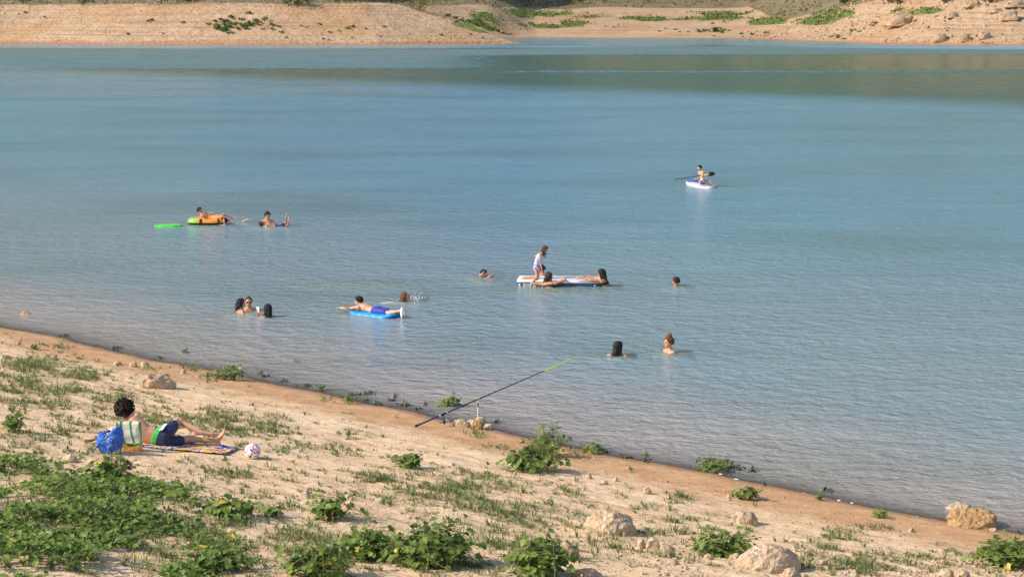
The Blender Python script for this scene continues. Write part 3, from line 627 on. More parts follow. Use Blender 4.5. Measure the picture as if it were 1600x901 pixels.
L1 = [(327, 40, 1), (337, 43, 1.2), (345, 45, 1.3), (352, 37, 1.2), (358, 45, 1.2), (348, 49, 1), (360, 30, 1), (366, 39, 1), (378, 32, 1.1), (372, 47, 1), (380, 43, 1.2), (390, 42, 1.2), (390, 37, .8), (398, 35, .8), (405, 39, 1), (415, 32, .8), (425, 41, .9), (425, 48, .7), (436, 43, .8), (440, 53, .6), (410, 48, .6), (355, 54, .7), (362, 54, .6), (388, 24, .7), (345, 33, .7), (335, 35, .7), (342, 48, 1.1), (383, 47, .9)]
shrubs([(a, b, q * 1.3) for a, b, q in L1], 'small round green shrub in the cluster on the left far bank', 'green shrub cluster on the left far bank')
L2 = [(200, 55, .8), (232, 35, .8), (238, 34, .9), (255, 54, .5), (285, 36, .7), (165, 52, .4), (480, 44, .6), (500, 40, .7), (515, 52, .6), (530, 50, .6), (545, 46, .8), (552, 45, .8), (572, 46, .7), (550, 60, .6), (595, 58, .5), (505, 62, .6), (515, 65, .5), (640, 55, .5), (690, 56, .6), (735, 55, .8), (755, 61, .6), (670, 66, .5), (600, 44, .5), (460, 48, .5), (470, 42, .5), (448, 60, .5), (70, 28, .6), (40, 22, .7), (30, 24, .6), (300, 60, .4)]
shrubs(L2, 'tiny dark shrub scattered on the sandy slope of the left far bank', 'scattered shrubs on the left far slope')
L3 = [(700, 26, 1), (712, 29, 1), (722, 33, 1.1), (734, 35, 1.1), (744, 40, 1), (757, 43, 1), (770, 47, 1.2), (778, 50, 1.2), (788, 53, 1.1), (795, 55, .9), (818, 65, .6), (752, 38, 1.1), (765, 44, 1)]
shrubs(L3, 'dark green shrub in the line down the right flank of the left far bank', 'shrub line down the flank of the left bank')
L4 = [(1056, 47, .7), (1062, 51, .7), (1075, 51, .6), (1092, 51, 1), (1100, 50, 1), (1113, 38, .8), (1120, 50, 1.6), (1126, 52, 1.3), (1133, 48, .8), (1140, 49, .7), (1158, 54, .9), (1176, 55, 1.2), (1198, 54, 1.3), (1115, 57, .6), (1300, 59, 1), (1308, 57, 1), (1310, 60, .8), (1333, 50, .8), (1343, 51, .6), (1350, 46, .6), (1362, 42, .8), (1368, 38, .9), (1420, 31, .7), (1262, 58, .5), (1320, 62, .5), (1260, 35, .8), (1030, 50, .6), (1015, 44, .5), (1040, 46, .5)]
shrubs([(a, b, q * 1.2) for a, b, q in L4], 'small green shrub on the cracked pale ground of the right far bank', 'shrubs on the right far bank')
# meadow of low green plants at the head of the bay
def far_scatter(n, x0, x1, y0, y1): return rng.uniform(x0, x1, n), rng.uniform(y0, y1, n)
x, y = far_scatter(110000, -30, 110, 440, 700); at = far_attrs(x, y, far_z(x, y)); dd = at['shore']
m = sstep(.3, .62, at['green'] + .35 * fbm(x * .25, y * .2, 19, 3)) * (dd > 6)
keep = rng.uniform(size=len(x)) < m * .5; x, y = x[keep], y[keep]; n = len(x); print('meadow', n)
P = np.stack([x, y, far_z(x, y) + rng.uniform(.05, .5, n)], 1); X, Y, Z = frames(rng.normal(size=(n, 3)) * [1, 1, .6], rng.uniform(0, 6.28, n))
tag(link('meadow', np_mesh('meadow', scatter(LT2, P, X, Y, Z, rng.uniform(.25, .6, n)), inst_faces(LF2, len(LT2), n), False, {'tint': np.repeat(np.clip(.45 + rng.beta(2, 2, n) * .6, 0, 1), len(LT2))}), M_FARLEAF), 'low bright green plants filling the hollow at the head of the bay', 'meadow', kind='stuff')
# stones strewn over the far banks
x, y = far_scatter(120000, -140, 140, 402, 540); dd = far_d(x, y)
m = (dd > .6) * np.where(x > 60, 1.0, np.where(x < 0, .25 + .7 * sstep(8, 22, dd), .4)) * (.25 + .75 * sstep(-.2, .4, fbm(x * .15, y * .15, 33, 3))) * (1 - sstep(40, 60, dd))
keep = rng.uniform(size=len(x)) < m * .42; x, y = x[keep], y[keep]; n = len(x); S = .06 + .24 * rng.uniform(size=n) ** 4 * (1 + 1.2 * (x > 62)); print('far stones', n)
P = np.stack([x, y, far_z(x, y) + S * .2], 1); X, Y, Z = frames(rng.normal(size=(n, 3)), rng.uniform(0, 6.28, n))
tag(link('far_stones', np_mesh('far_stones', scatter(tv, P, X, Y, Z, S), inst_faces(tf, len(tv), n), False), M_FARROCK), 'pale stones strewn over the far banks of the lake', 'stones', kind='stuff')
# dry scrub along the rim of the banks
x, y = far_scatter(90000, -170, 170, 420, 720); at = far_attrs(x, y, far_z(x, y)); m = sstep(.4, .9, at['scrub'] + .5 * fbm(x * .12, y * .12, 17, 3)) * sstep(-.15, .35, fbm(x * .3, y * .3, 18, 3))
keep = rng.uniform(size=len(x)) < m * .5; x, y = x[keep], y[keep]; n = len(x); print('scrub', n)
P = np.stack([x, y, far_z(x, y) + rng.uniform(.05, .55, n)], 1); X, Y, Z = frames(rng.normal(size=(n, 3)) * [1, 1, .5], rng.uniform(0, 6.28, n))
tag(link('scrub', np_mesh('scrub', scatter(LT2, P, X, Y, Z, rng.uniform(.3, .75, n)), inst_faces(LF2, len(LT2), n), False, {'tint': np.repeat(np.clip(rng.beta(2, 2, n), 0, 1), len(LT2))}), m_leaf('scrub_leaf', [(0, (.06, .07, .025)), (.4, (.14, .13, .055)), (.7, (.26, .21, .11)), (1, (.38, .30, .17))], .15)), 'dry olive and brown scrub along the rim of the far banks', 'scrub', kind='stuff')
def far_rock(px, py, w, h, label, sq=.4):
    p = F(px, py); s = FPX / p.y; sx = w / s / 2; sz = h / s
    o = link('boulder', rock_mesh('boulder', sx, sx * .8, sz * .62, int(px) % 97, 5, .26, .8), M_FARROCK); o.location = p + Vector((0, sx * .3, sz * .25)); tag(o, label, 'boulder')
for q in [(1471, 66, 22, 14, 'pale blocky boulder near the right far waterline, leftmost of three'), (1508, 66, 20, 14, 'pale boulder near the right far waterline, middle of three'), (1540, 62, 18, 12, 'flat topped pale boulder near the right far waterline, rightmost of three'),
          (1405, 42, 42, 22, 'wide lumpy outcrop of pale rock half way up the right far bank'), (1488, 29, 20, 10, 'angular boulder on the slope right of the lumpy outcrop'), (1578, 32, 30, 16, 'big angular grey boulder high on the far right bank'),
          (1520, 12, 30, 16, 'tilted grey slab with a dark shadow under it at the top of the right bank'), (1585, 13, 36, 12, 'broad grey boulder at the top right corner'), (1556, 20, 18, 8, 'small ledge of rock between the two top right boulders')]: far_rock(*q)
# trees and bushes whose feet show along the top edge
M_BARK = simple('bark', (.12, .08, .05), .9, .3)
def tree(px, py, w, h, label, n=700, leaf=.34, t0=0, name='tree', cat='tree'):
    p = F(px, py); s = FPX / p.y; root = empty(name, p, label, cat); r = w / s / 2; hz = h / s
    link('crown', shrub_mesh('crown', n, r, r * .8, hz * .8, leaf, int(px), t0), M_FARLEAF, root).location = (0, 0, hz * .06)
    A = [(0, 0, -.3), (0, 0, hz * .2), (0, 0, hz * .2), (0, 0, hz * .2)]; B = [(0, 0, hz * .2), (r * .5, 0, hz * .6), (-r * .4, .2, hz * .55), (0, r * .3, hz * .7)]
    link('trunk', stems_mesh('trunk', A, B, .16, .07), M_BARK, root)
for q in [(465, 9, 52, 26, 'dark green tree at the top edge above the left bank, nearest the middle of it', 700), (655, 17, 56, 22, 'grey green rounded bush on the shoulder of the left bank', 600, .26, .5),
          (130, 8, 20, 14, 'small olive bush on the rim of the left bank', 200, .25, .35), (290, 2, 60, 22, 'low dark bush at the top edge above the left bank, left of the dark tree', 400), (815, 3, 60, 20, 'dark green tree at the head of the bay, leftmost', 600),
          (905, 6, 46, 22, 'dark tree at the head of the bay beside the pale path', 500), (945, 4, 40, 20, 'bright green tree at the head of the bay', 400, .3, .3), (1175, 3, 40, 22, 'dark tree above the centre of the right bank meadow', 400), (1320, 8, 36, 20, 'dark round tree in the gully above the meadow', 500),
          (1388, 5, 18, 16, 'small dark tree, left one of the close pair above the right bank', 300), (1402, 8, 22, 20, 'dark tree, right one of the close pair above the right bank', 400), (1475, 6, 34, 18, 'dark bush beside the grey slab at the top right', 400), (1550, 4, 26, 14, 'dark bush between the boulders at the top right corner', 300),
          (1010, 5, 60, 16, 'olive bush right of the pale path at the head of the bay', 400, .28, .4), (555, 4, 40, 14, 'dry olive bush on the rim of the left bank near its middle', 250, .26, .5), (30, 3, 50, 12, 'dry olive bush at the top left corner', 250, .26, .5)]: tree(*q)
#@@PEOPLE
# ------------------------------------------------------------------ people
def nrm(v): v = Vector(v); return v.normalized()
class Body:
    """closed lofts and tapered limbs that are fused into one skin by a voxel remesh"""
    def __init__(s): s.v = []; s.f = []; s.n = 0
    def add(s, v, f):
        s.v.append(np.asarray(v, float)); s.f += [[i + s.n for i in q] for q in f]; s.n += len(v)
    def ring_loft(s, rings):
        k = len(rings[0]); v = []; f = []
        for r_ in rings: v += [tuple(p) for p in r_]
        for a in range(len(rings) - 1):
            for i in range(k): f.append([a * k + i, a * k + (i + 1) % k, (a + 1) * k + (i + 1) % k, (a + 1) * k + i])
        f.append(list(range(k))[::-1]); f.append([(len(rings) - 1) * k + i for i in range(k)]); s.add(v, f)
    def cone(s, a, ra, b, rb, seg=12, mids=()):
        a = Vector(a); b = Vector(b); z = (b - a); L = z.length; z = z / L if L > 1e-9 else Vector((0, 0, 1)); x = z.orthogonal().normalized(); y = z.cross(x)
        st = [(-ra * .95, ra * .3), (-ra * .7, ra * .71), (0, ra)] + [(t * L, r_) for t, r_ in mids] + [(L, rb), (L + rb * .7, rb * .71), (L + rb * .95, rb * .3)]
        s.ring_loft([[a + z * t + (x * math.cos(q) + y * math.sin(q)) * r_ for q in np.linspace(0, 2 * math.pi, seg, endpoint=False)] for t, r_ in st])
    def ell(s, c, ax, ay, az, rx, ry, rz, sub=3):
        v, f = ICO[sub]; c = Vector(c); M = np.array([ax * rx, ay * ry, az * rz]); s.add(v @ M + np.array(c), f.tolist())
    def torso(s, secs, side):
        rings = []
        for c, f, w, d in secs: rings.append([Vector(c) + side * (math.cos(q) * abs(math.cos(q)) ** -.15 * w if abs(math.cos(q)) > 1e-3 else 0) + Vector(f) * math.sin(q) * d for q in np.linspace(0, 2 * math.pi, 18, endpoint=False)])
        s.ring_loft(rings)
    def mesh(s, name, origin, voxel, smooth=4, factor=.5):
        me = bpy.data.meshes.new(name); V = np.concatenate(s.v) - np.array(origin); me.from_pydata(V.tolist(), [], s.f)
        o = bpy.data.objects.new('tmp', me); COL.objects.link(o)
        m = o.modifiers.new('r', 'REMESH'); m.mode = 'VOXEL'; m.voxel_size = voxel; m.use_smooth_shade = True
        if smooth: q = o.modifiers.new('s', 'SMOOTH'); q.iterations = smooth; q.factor = factor
        dg = bpy.context.evaluated_depsgraph_get(); r_ = bpy.data.meshes.new_from_object(o.evaluated_get(dg)); r_.name = name
        bpy.data.objects.remove(o); bpy.data.meshes.remove(me)
        r_.materials.clear(); return r_
def m_skin(name, c, wet=.45):
    k = NT(name); n_ = k.noise(k.objc(), 7, 4)
    k.set(k.p.inputs['Base Color'], k.mix(k.mr(n_, .35, .7), c, (c[0] * .88, c[1] * .8, c[2] * .76)))
    k.p.inputs['Roughness'].default_value = wet; k.p.inputs['Subsurface Weight'].default_value = .12; k.p.inputs['Subsurface Radius'].default_value = (.02, .008, .004)
    k.p.inputs['Subsurface Scale'].default_value = .6; return k.m
SK = {'fair': m_skin('fair_skin', (.62, .345, .215)), 'tan': m_skin('tanned_skin', (.52, .26, .145)), 'dark': m_skin('deep_tanned_skin', (.38, .17, .085))}
def m_hair(name, c, rough=.45):
    k = NT(name); rough = max(rough, .6); k.p.inputs['Specular IOR Level'].default_value = .25; n_ = k.noise(k.mapv(k.objc(), (60, 60, 14)), 1.0, 3); k.set(k.p.inputs['Base Color'], k.mix(n_, tuple(x * .5 for x in c), tuple(x * 1.6 for x in c)))
    k.p.inputs['Roughness'].default_value = rough; k.set(k.p.inputs['Normal'], k.bump(n_, .008)); return k.m
HR = {'black': m_hair('black_hair', (.014, .010, .008), .35), 'brown': m_hair('brown_hair', (.06, .03, .015)), 'auburn': m_hair('auburn_hair', (.11, .045, .02)), 'dry': m_hair('dark_curls', (.016, .010, .007), .75)}
M_EYE = simple('eye_dark', (.03, .02, .015), .2); M_LIP = simple('lip', (.36, .11, .08), .5)
CL = {}
def cloth(name, c, rough=.7):
    if name not in CL: CL[name] = simple(name, c, rough, .12, 20)
    return CL[name]
def person(loc, label, H=1.65, pel=(0, 0, 0), up=(0, 0, 1), up2=None, front=(0, -1, 0), look=None, hup=None, hs=1.0, skin='tan', hair=('short', 'black'),
           arms=None, legs=None, clothes=(), voxel=.008, group=None, fold=.6, female=False, watchless=True):
    """pel: pelvis centre relative to loc; directions are world directions. arms/legs: [(upper, lower, end) for left, right]"""
    up = nrm(up); up2 = nrm(up2) if up2 else up; front = nrm(front); front = (front - up * front.dot(up)).normalized()
    side = front.cross(up).normalized()          # the person's own right
    f2 = (front - up2 * front.dot(up2)).normalized(); side2 = f2.cross(up2).normalized()
    look = nrm(look) if look else f2; hup = nrm(hup) if hup else up2
    look = (look - hup * look.dot(hup)).normalized(); hside = look.cross(hup).normalized()
    loc = Vector(loc); P = loc + Vector(pel); rt = empty('person', loc, label, 'person', group)
    B = Body(); h = H; wst = P + up * .13 * h; chest = wst + up2 * .10 * h; shl = wst + up2 * .175 * h
    hw = .092 if female else .085
    def tsecs(g=0.0, lo=0, hi=9):
        S_ = [(P - up * .055 * h, front, .060, .050), (P - up * .02 * h, front, hw + .002, .062), (P + up * .03 * h, front, hw, .060), (P + up * .08 * h, front, .076, .053), (wst, (front + f2).normalized(), .070 if female else .076, .050),
              (wst + up2 * .06 * h, f2, .082, .058), (chest, f2, .093, .065), (wst + up2 * .145 * h, f2, .098, .060), (shl, f2, .092, .046), (shl + up2 * .022 * h, f2, .055, .036)]
        return [(c, f, w * h + g, d * h + g) for c, f, w, d in S_[lo:hi + 1]]
    B.torso(tsecs(), side)
    if female:
        for sg in (-1, 1): B.ell(chest + f2 * .045 * h + side2 * sg * .045 * h, side2, f2, up2, .036 * h, .036 * h, .036 * h, 2)
    nk = shl + up2 * .015 * h; HS = hs * 1.0; hc = shl + up2 * .03 * h + (up2 * .3 + hup * .7).normalized() * .071 * h * (.5 + .5 * HS) + look * .012 * h
    B.cone(nk, .036 * h, hc - hup * .03 * h - look * .008 * h, .031 * h)
    q = h * HS
    B.ell(hc + hup * .012 * q - look * .006 * q, hside, look, hup, .0450 * q, .056 * q, .052 * q)
    B.ell(hc - hup * .020 * q + look * .014 * q, hside, look, hup, .036 * q, .038 * q, .046 * q)
    B.ell(hc - hup * .055 * q + look * .034 * q, hside, look, hup, .016 * q, .014 * q, .012 * q, 2)
    B.cone(hc + hup * .004 * q + look * .048 * q, .006 * q, hc - hup * .016 * q + look * .060 * q, .0085 * q, 8)
    B.cone(hc + hup * .012 * q + look * .046 * q - hside * .022 * q, .006 * q, hc + hup * .012 * q + look * .046 * q + hside * .022 * q, .006 * q, 8)
    for sg in (-1, 1):
        B.ell(hc + hside * sg * .047 * q - hup * .003 * q - look * .004 * q, hside, look, hup, .006 * q, .011 * q, .018 * q, 2)
    J = {}
    def hand(w, d, pn, sg, curl=.5, side_dir=None):
        d = nrm(d); pn = nrm(pn); pn = (pn - d * pn.dot(d)).normalized(); sd = d.cross(pn).normalized()
        pc = w + d * .028 * h; B.ell(pc, sd, d, pn, .0255 * h, .034 * h, .0105 * h, 2)
        for k, (o_, L, an) in enumerate([(-.0185, .042, -.12), (-.006, .049, -.03), (.0065, .046, .05), (.0185, .036, .14)]):
            b0 = w + d * .050 * h + sd * o_ * h; dd = (d + sd * an + pn * curl * .3).normalized(); b1 = b0 + dd * L * .5 * h; d2 = (dd + pn * curl).normalized(); b2 = b1 + d2 * L * .5 * h
            B.cone(b0, .0056 * h, b1, .0052 * h, 8); B.cone(b1, .0052 * h, b2, .0044 * h, 8)
        b0 = w + d * .016 * h - sd * .02 * h * sg; b1 = b0 + (d - sd * sg * .9 + pn * .3).normalized() * .028 * h; b2 = b1 + (d * 1.2 - sd * sg * .2 + pn * .4).normalized() * .024 * h
        B.cone(b0, .0075 * h, b1, .0062 * h, 8); B.cone(b1, .0062 * h, b2, .005 * h, 8)
    arms = arms or [None, None]
    for sg, a in zip((-1, 1), arms):
        if a is None: a = ((sg * side2 * .5 - up2 * .8 + f2 * .2), (f2 * .7 - up2 * .4), None)
        a = tuple(a) + (None,) * (3 - len(a)); ud, fd, hd = nrm(a[0]), nrm(a[1]), nrm(a[2]) if a[2] is not None else nrm(a[1])
        s0 = shl + side2 * sg * .088 * h - up2 * .012 * h + ud * .01 * h; e = s0 + ud * .172 * h; w = e + fd * .150 * h
        B.ell(s0, side2, f2, up2, .036 * h, .034 * h, .034 * h, 2)
        B.cone(s0, .031 * h, e, .0235 * h, mids=[(.05 * h, .031 * h), (.11 * h, .026 * h)]); B.cone(e, .0240 * h, w, .0155 * h, mids=[(.04 * h, .0255 * h), (.10 * h, .0195 * h)])
        pn = a[3] if len(a) > 3 else (-up2 if abs(hd.dot(up2)) < .8 else f2)
        hand(w, hd, pn, sg, a[4] if len(a) > 4 else .5); J['s%d' % sg] = s0; J['e%d' % sg] = e; J['w%d' % sg] = w
    legs = legs or [None, None]
    for sg, a in zip((-1, 1), legs):
        if a is None: a = ((-up + side * sg * .08), (-up), front)
        td, cd, fd = nrm(a[0]), nrm(a[1]), nrm(a[2])
        hp = P + side * sg * .048 * h - up * .02 * h; k_ = hp + td * .240 * h; an = k_ + cd * .232 * h
        B.cone(hp, .052 * h, k_, .031 * h, mids=[(.06 * h, .051 * h), (.15 * h, .041 * h)]); B.cone(k_, .0315 * h, an, .0195 * h, mids=[(.065 * h, .0345 * h), (.15 * h, .025 * h)])
        hl = an - fd * .018 * h + cd * .014 * h; ball = an + fd * .075 * h + cd * .022 * h; toe = an + fd * .108 * h + cd * .024 * h
        B.ell(hl, fd.cross(cd).normalized(), fd, cd, .019 * h, .022 * h, .02 * h, 2); B.cone(an + fd * .0, .020 * h, ball, .0165 * h)
        sdd = fd.cross(cd).normalized(); B.ell(ball, sdd, fd, cd, .028 * h, .032 * h, .014 * h, 2)
        for t in range(5):
            o_ = (-.021 + t * .0105) * h * sg; B.cone(ball + sdd * o_ + fd * .02 * h, .0072 * h, toe + sdd * o_ - fd * abs(o_ + .02 * h * sg) * .35, (.0085 if t == 0 else .006) * h, 8)
        J['h%d' % sg] = hp; J['k%d' % sg] = k_; J['a%d' % sg] = an
    body = link('body', B.mesh('body', loc, voxel, 3, .5), SK[skin], rt)
    # face
    E_ = Body()
    for sg in (-1, 1):
        e_ = Body(); e_.ell(hc + look * .0475 * q + hside * sg * .0185 * q + hup * .001 * q, hside, look, hup, .0075 * q, .0035 * q, .0042 * q, 2)
        me = bpy.data.meshes.new('eye'); me.from_pydata((np.concatenate(e_.v) - np.array(loc)).tolist(), [], e_.f); link('eye', me, M_EYE, rt)
    e_ = Body(); e_.ell(hc + look * .0505 * q - hup * .034 * q, hside, look, hup, .013 * q, .0045 * q, .0038 * q, 2)
    me = bpy.data.meshes.new('mouth'); me.from_pydata((np.concatenate(e_.v) - np.array(loc)).tolist(), [], e_.f); link('mouth', me, M_LIP, rt)
    # hair
    style, hcol = hair; r_ = np.random.default_rng(int(abs(loc.x * 91 + loc.y * 37)) + 3)
    if style != 'none':
        Hh = Body(); c0 = hc + hup * .014 * q - look * .006 * q; k = 0
        n_ = {'short': 260, 'buzz': 240, 'curly': 800, 'long': 260, 'bob': 260, 'bun': 260}[style]
        while k < n_:
            d = Vector(r_.normal(size=3)).normalized(); du, dl = d.dot(hup), d.dot(look)
            line = -.45 if dl < .05 else -.45 + 1.15 * (dl - .05) / .75
            if style in ('curly',): line -= .15
            if du < line + r_.normal() * .05: continue
            k += 1; off = {'short': .006, 'buzz': .002, 'curly': .03, 'long': .007, 'bob': .007, 'bun': .006}[style] * q
            if style == 'curly': off *= r_.uniform(.1, 1.25) * (1 + .3 * du)
            rr = {'short': .0085, 'buzz': .0055, 'curly': .0078, 'long': .0095, 'bob': .0095, 'bun': .009}[style] * q * r_.uniform(.7, 1.3)
            p = c0 + hside * d.dot(hside) * (.046 * q + off) + look * dl * (.057 * q + off) + hup * du * (.054 * q + off)
            Hh.ell(p, hside, look, hup, rr, rr, rr, 1)
        Hh.ell(c0 + hup * .010 * q - look * .008 * q, hside, look, hup, .0455 * q, .053 * q, .050 * q, 2)
        if style in ('long', 'bob'):
            L = (.19 if style == 'long' else .085) * h; dn = Vector((0, 0, -1))
            for k in range(46):
                a = r_.uniform(-1.9, 1.9); st = c0 + hside * math.sin(a) * .047 * q - look * math.cos(a) * .056 * q - hup * r_.uniform(-.01, .03) * q
                m1 = st + dn * L * .45 - hside * math.sin(a) * .012 * h - f2 * .016 * h + Vector(r_.normal(size=3)) * .012 * h
                m2 = m1 + dn * L * r_.uniform(.25, .7) - f2 * .010 * h + Vector(r_.normal(size=3)) * .022 * h
                Hh.cone(st, .010 * h, m1, .0085 * h, 6); Hh.cone(m1, .0085 * h, m2, .003 * h, 6)
        if style == 'bun':
            bc = hc + hup * .078 * q - look * .012 * q
            for k in range(110): d = Vector(r_.normal(size=3)).normalized(); Hh.ell(bc + d * .026 * q * r_.uniform(.5, 1.2), hside, look, hup, .010 * q, .010 * q, .010 * q, 1)
            Hh.ell(bc, hside, look, hup, .027 * q, .027 * q, .025 * q, 2)
        link('hair', Hh.mesh('hair', loc, .0062 if style != 'curly' else .0048, 1 if style != 'curly' else 0, .4), HR[hcol], rt)
    # clothes
    for c in clothes:
        kind, mat = c[0], c[1]; K = Body()
        if kind == 'trunks':
            K.torso(tsecs(.010, 0, 3), side); le = c[2] if len(c) > 2 else .14
            for sg in (-1, 1): K.cone(J['h%d' % sg], .052 * h + .010, J['h%d' % sg] + (J['k%d' % sg] - J['h%d' % sg]) * (le / .24), .045 * h + .012)
        elif kind == 'briefs':
            K.torso(tsecs(.009, 0, 2), side)
            for sg in (-1, 1): K.cone(J['h%d' % sg], .052 * h + .008, J['h%d' % sg] + (J['k%d' % sg] - J['h%d' % sg]) * .12, .050 * h + .008)
        elif kind == 'top':
            K.torso(tsecs(.009, 2, 7), side2)
            if female:
                for sg in (-1, 1): K.ell(chest + f2 * .045 * h + side2 * sg * .045 * h, side2, f2, up2, .036 * h + .008, .036 * h + .008, .036 * h + .008, 2)
        elif kind == 'bra':
            K.torso(tsecs(.007, 6, 7), side2)
            for sg in (-1, 1): K.ell(chest + f2 * .045 * h + side2 * sg * .045 * h, side2, f2, up2, .038 * h, .038 * h, .038 * h, 2)
        if kind in ('top', 'bra', 'straps'):
            for sg in (-1, 1):
                a = chest + side2 * sg * .055 * h - f2 * .062 * h; b = shl + side2 * sg * .052 * h + up2 * .028 * h; d = chest + side2 * sg * .05 * h + f2 * .07 * h
                K.cone(a, .009, b, .009, 6); K.cone(b, .009, d, .009, 6)
        link({'trunks': 'swimming_trunks', 'briefs': 'swimming_trunks', 'top': 'swimsuit_top', 'bra': 'bikini_top', 'straps': 'swimsuit_straps'}[kind], K.mesh(kind, loc, .0075, 2), mat, rt)
    J.update(hc=hc, hup=hup, look=look, hside=hside, q=q, P=P, shl=shl, rt=rt, loc=loc, chest=chest)
    return J
def part(name, B, J, mat):
    me = bpy.data.meshes.new(name); me.from_pydata((np.concatenate(B.v) - np.array(J['loc'])).tolist(), [], B.f)
    me.polygons.foreach_set('use_smooth', np.ones(len(me.polygons), bool)); return link(name, me, mat, J['rt'])
X, Y, Z = Vector((1, 0, 0)), Vector((0, 1, 0)), Vector((0, 0, 1))
def swimmer(px, pw, label, head, H=1.65, front=(0, -1, 0), **kw):
    """px,pw: pixel where the water line crosses the figure; head: height in metres of the head centre above the water"""
    w = W(px, pw); upv = nrm(kw.get('up', (0, 0, 1))); up2 = nrm(kw.get('up2', kw.get('up', (0, 0, 1))))
    hs = kw.get('hs', 1.0)
    d = upv * .13 * H + up2 * (.175 + .03 + .071 * (.5 + .5 * hs)) * H
    return person(w, label, H, pel=(-d.x * kw.pop('cx', 1.0), -d.y * kw.pop('cy', 1.0), head - d.z), front=front, **kw)
#@@FIGS
C_navy = cloth('navy_fabric', (.015, .03, .11)); C_pink = cloth('pink_fabric', (.75, .20, .38)); C_lblue = cloth('pale_blue_fabric', (.42, .50, .80)); C_black = cloth('black_fabric', (.012, .012, .014))
C_blue = cloth('royal_blue_fabric', (.02, .04, .32)); C_white = cloth('white_fabric', (.75, .75, .75)); C_pat = None
def m_pattern(name, cols, scale):
    k = NT(name); v = k.n('ShaderNodeTexVoronoi', ins={'Vector': k.objc(), 'Scale': scale}); r_ = k.n('ShaderNodeSeparateColor', ins={0: v.outputs['Color']}).outputs[0]
    k.set(k.p.inputs['Base Color'], k.ramp(r_, [(x / len(cols), c) for x, c in enumerate(cols)], 'CONSTANT')); k.p.inputs['Roughness'].default_value = .8; return k.m
C_flor = m_pattern('patterned_fabric', [(.03, .04, .16), (.7, .25, .4), (.10, .12, .35), (.6, .5, .65)], 30)
M_RUB = {k: simple(k, c, .35, .05) for k, c in {'orange_vinyl': (.85, .30, .04), 'green_vinyl': (.16, .72, .06), 'black_vinyl': (.015, .014, .014), 'lime_foam': (.10, .70, .07), 'sky_vinyl': (.02, .30, .72), 'white_vinyl': (.80, .76, .74), 'navy_vinyl': (.02, .06, .13), 'pad_blue': (.08, .13, .62), 'grey_vinyl': (.30, .27, .36), 'yellow_paint': (.75, .62, .05), 'lime_paint': (.45, .75, .03), 'carbon': (.014, .014, .016), 'blue_paint': (.02, .05, .20), 'white_rubber': (.88, .87, .80), 'steel': (.55, .55, .56)}.items()}
def proj(P):
    c = math.cos(PITCH); s_ = math.sin(PITCH); zc = P[1] * c - (P[2] - H_CAM) * s_; yc = P[1] * s_ + (P[2] - H_CAM) * c
    return 800 + FPX * P[0] / zc, 450.5 - FPX * yc / zc
def plain(name, V, Fc, mat, parent=None, loc=(0, 0, 0), smooth=True, bevel=0):
    me = bpy.data.meshes.new(name); me.from_pydata([tuple(v) for v in V], [], Fc); me.polygons.foreach_set('use_smooth', np.full(len(me.polygons), smooth)); me.update()
    o = link(name, me, mat, parent, loc)
    if bevel: m = o.modifiers.new('b', 'BEVEL'); m.width = bevel; m.segments = 2; m.limit_method = 'ANGLE'
    return o
def slab(outline, z0, z1, zf=None):
    n = len(outline); V = [(a, b, z0) for a, b in outline] + [(a, b, z1 + (zf(a, b) if zf else 0)) for a, b in outline]
    return V, [list(range(n))[::-1], list(range(n, 2 * n))] + [[i, (i + 1) % n, n + (i + 1) % n, n + i] for i in range(n)]
def superell(a, b, p=4, n=48): return [(a * math.copysign(abs(math.cos(t)) ** (2 / p), math.cos(t)), b * math.copysign(abs(math.sin(t)) ** (2 / p), math.sin(t))) for t in np.linspace(0, 2 * math.pi, n, endpoint=False)]
def soft_slab(outline, prof):
    """closed body from an outline shrunk/raised by profile [(scale, z)]"""
    n = len(outline); V = []; Fc = []
    for sc, z in prof: V += [(a * sc[0] if hasattr(sc, '__len__') else a * sc, b * (sc[1] if hasattr(sc, '__len__') else sc), z) for a, b in outline]
    for k in range(len(prof) - 1):
        for i in range(n): Fc.append([k * n + i, k * n + (i + 1) % n, (k + 1) * n + (i + 1) % n, (k + 1) * n + i])
    Fc.append(list(range(n))[::-1]); Fc.append([(len(prof) - 1) * n + i for i in range(n)]); return V, Fc

# --- orange boat with the reclining child and the child hanging on to it
bp = W(324, 350)
boat = empty('inflatable_boat', bp, 'orange and black inflatable boat with a green patch, a child reclining in it', 'inflatable boat', rz=R(4))
def ringpart(t0, t1, q0, q1, n=40, m=12, a=.50, b=.22, r=.135, zc=.085):
    V = []; Fc = []; ts = np.linspace(t0, t1, n + 1); qs = np.linspace(q0, q1, m + 1)
    for t in ts:
        cx = a * math.copysign(abs(math.cos(t)) ** .6, math.cos(t)); cy = b * math.copysign(abs(math.sin(t)) ** .8, math.sin(t)); nx, ny = math.cos(t) * b, math.sin(t) * a; l = math.hypot(nx, ny); nx /= l; ny /= l
        for q in qs: V.append((cx + nx * r * math.cos(q), cy + ny * r * math.cos(q), zc + r * .95 * math.sin(q)))
    k = m + 1
    for i in range(n):
        for j in range(m): Fc.append([i * k + j, (i + 1) * k + j, (i + 1) * k + j + 1, i * k + j + 1])
    return V, Fc
T = 2 * math.pi
plain('tube', *ringpart(0, T, -.12, math.pi + .3, 64), M_RUB['orange_vinyl'], boat); plain('underside', *ringpart(0, T, -2.8, -.12, 64, r=.1345), M_RUB['black_vinyl'], boat)
plain('patch', *ringpart(R(188), R(248), -.05, 1.25, 16, 8, r=.1385), M_RUB['green_vinyl'], boat)
for t in (181, 256, 300, 322): plain('stripe', *ringpart(R(t), R(t + 8), -.1, 1.1, 4, 8, r=.138), M_RUB['black_vinyl'], boat)
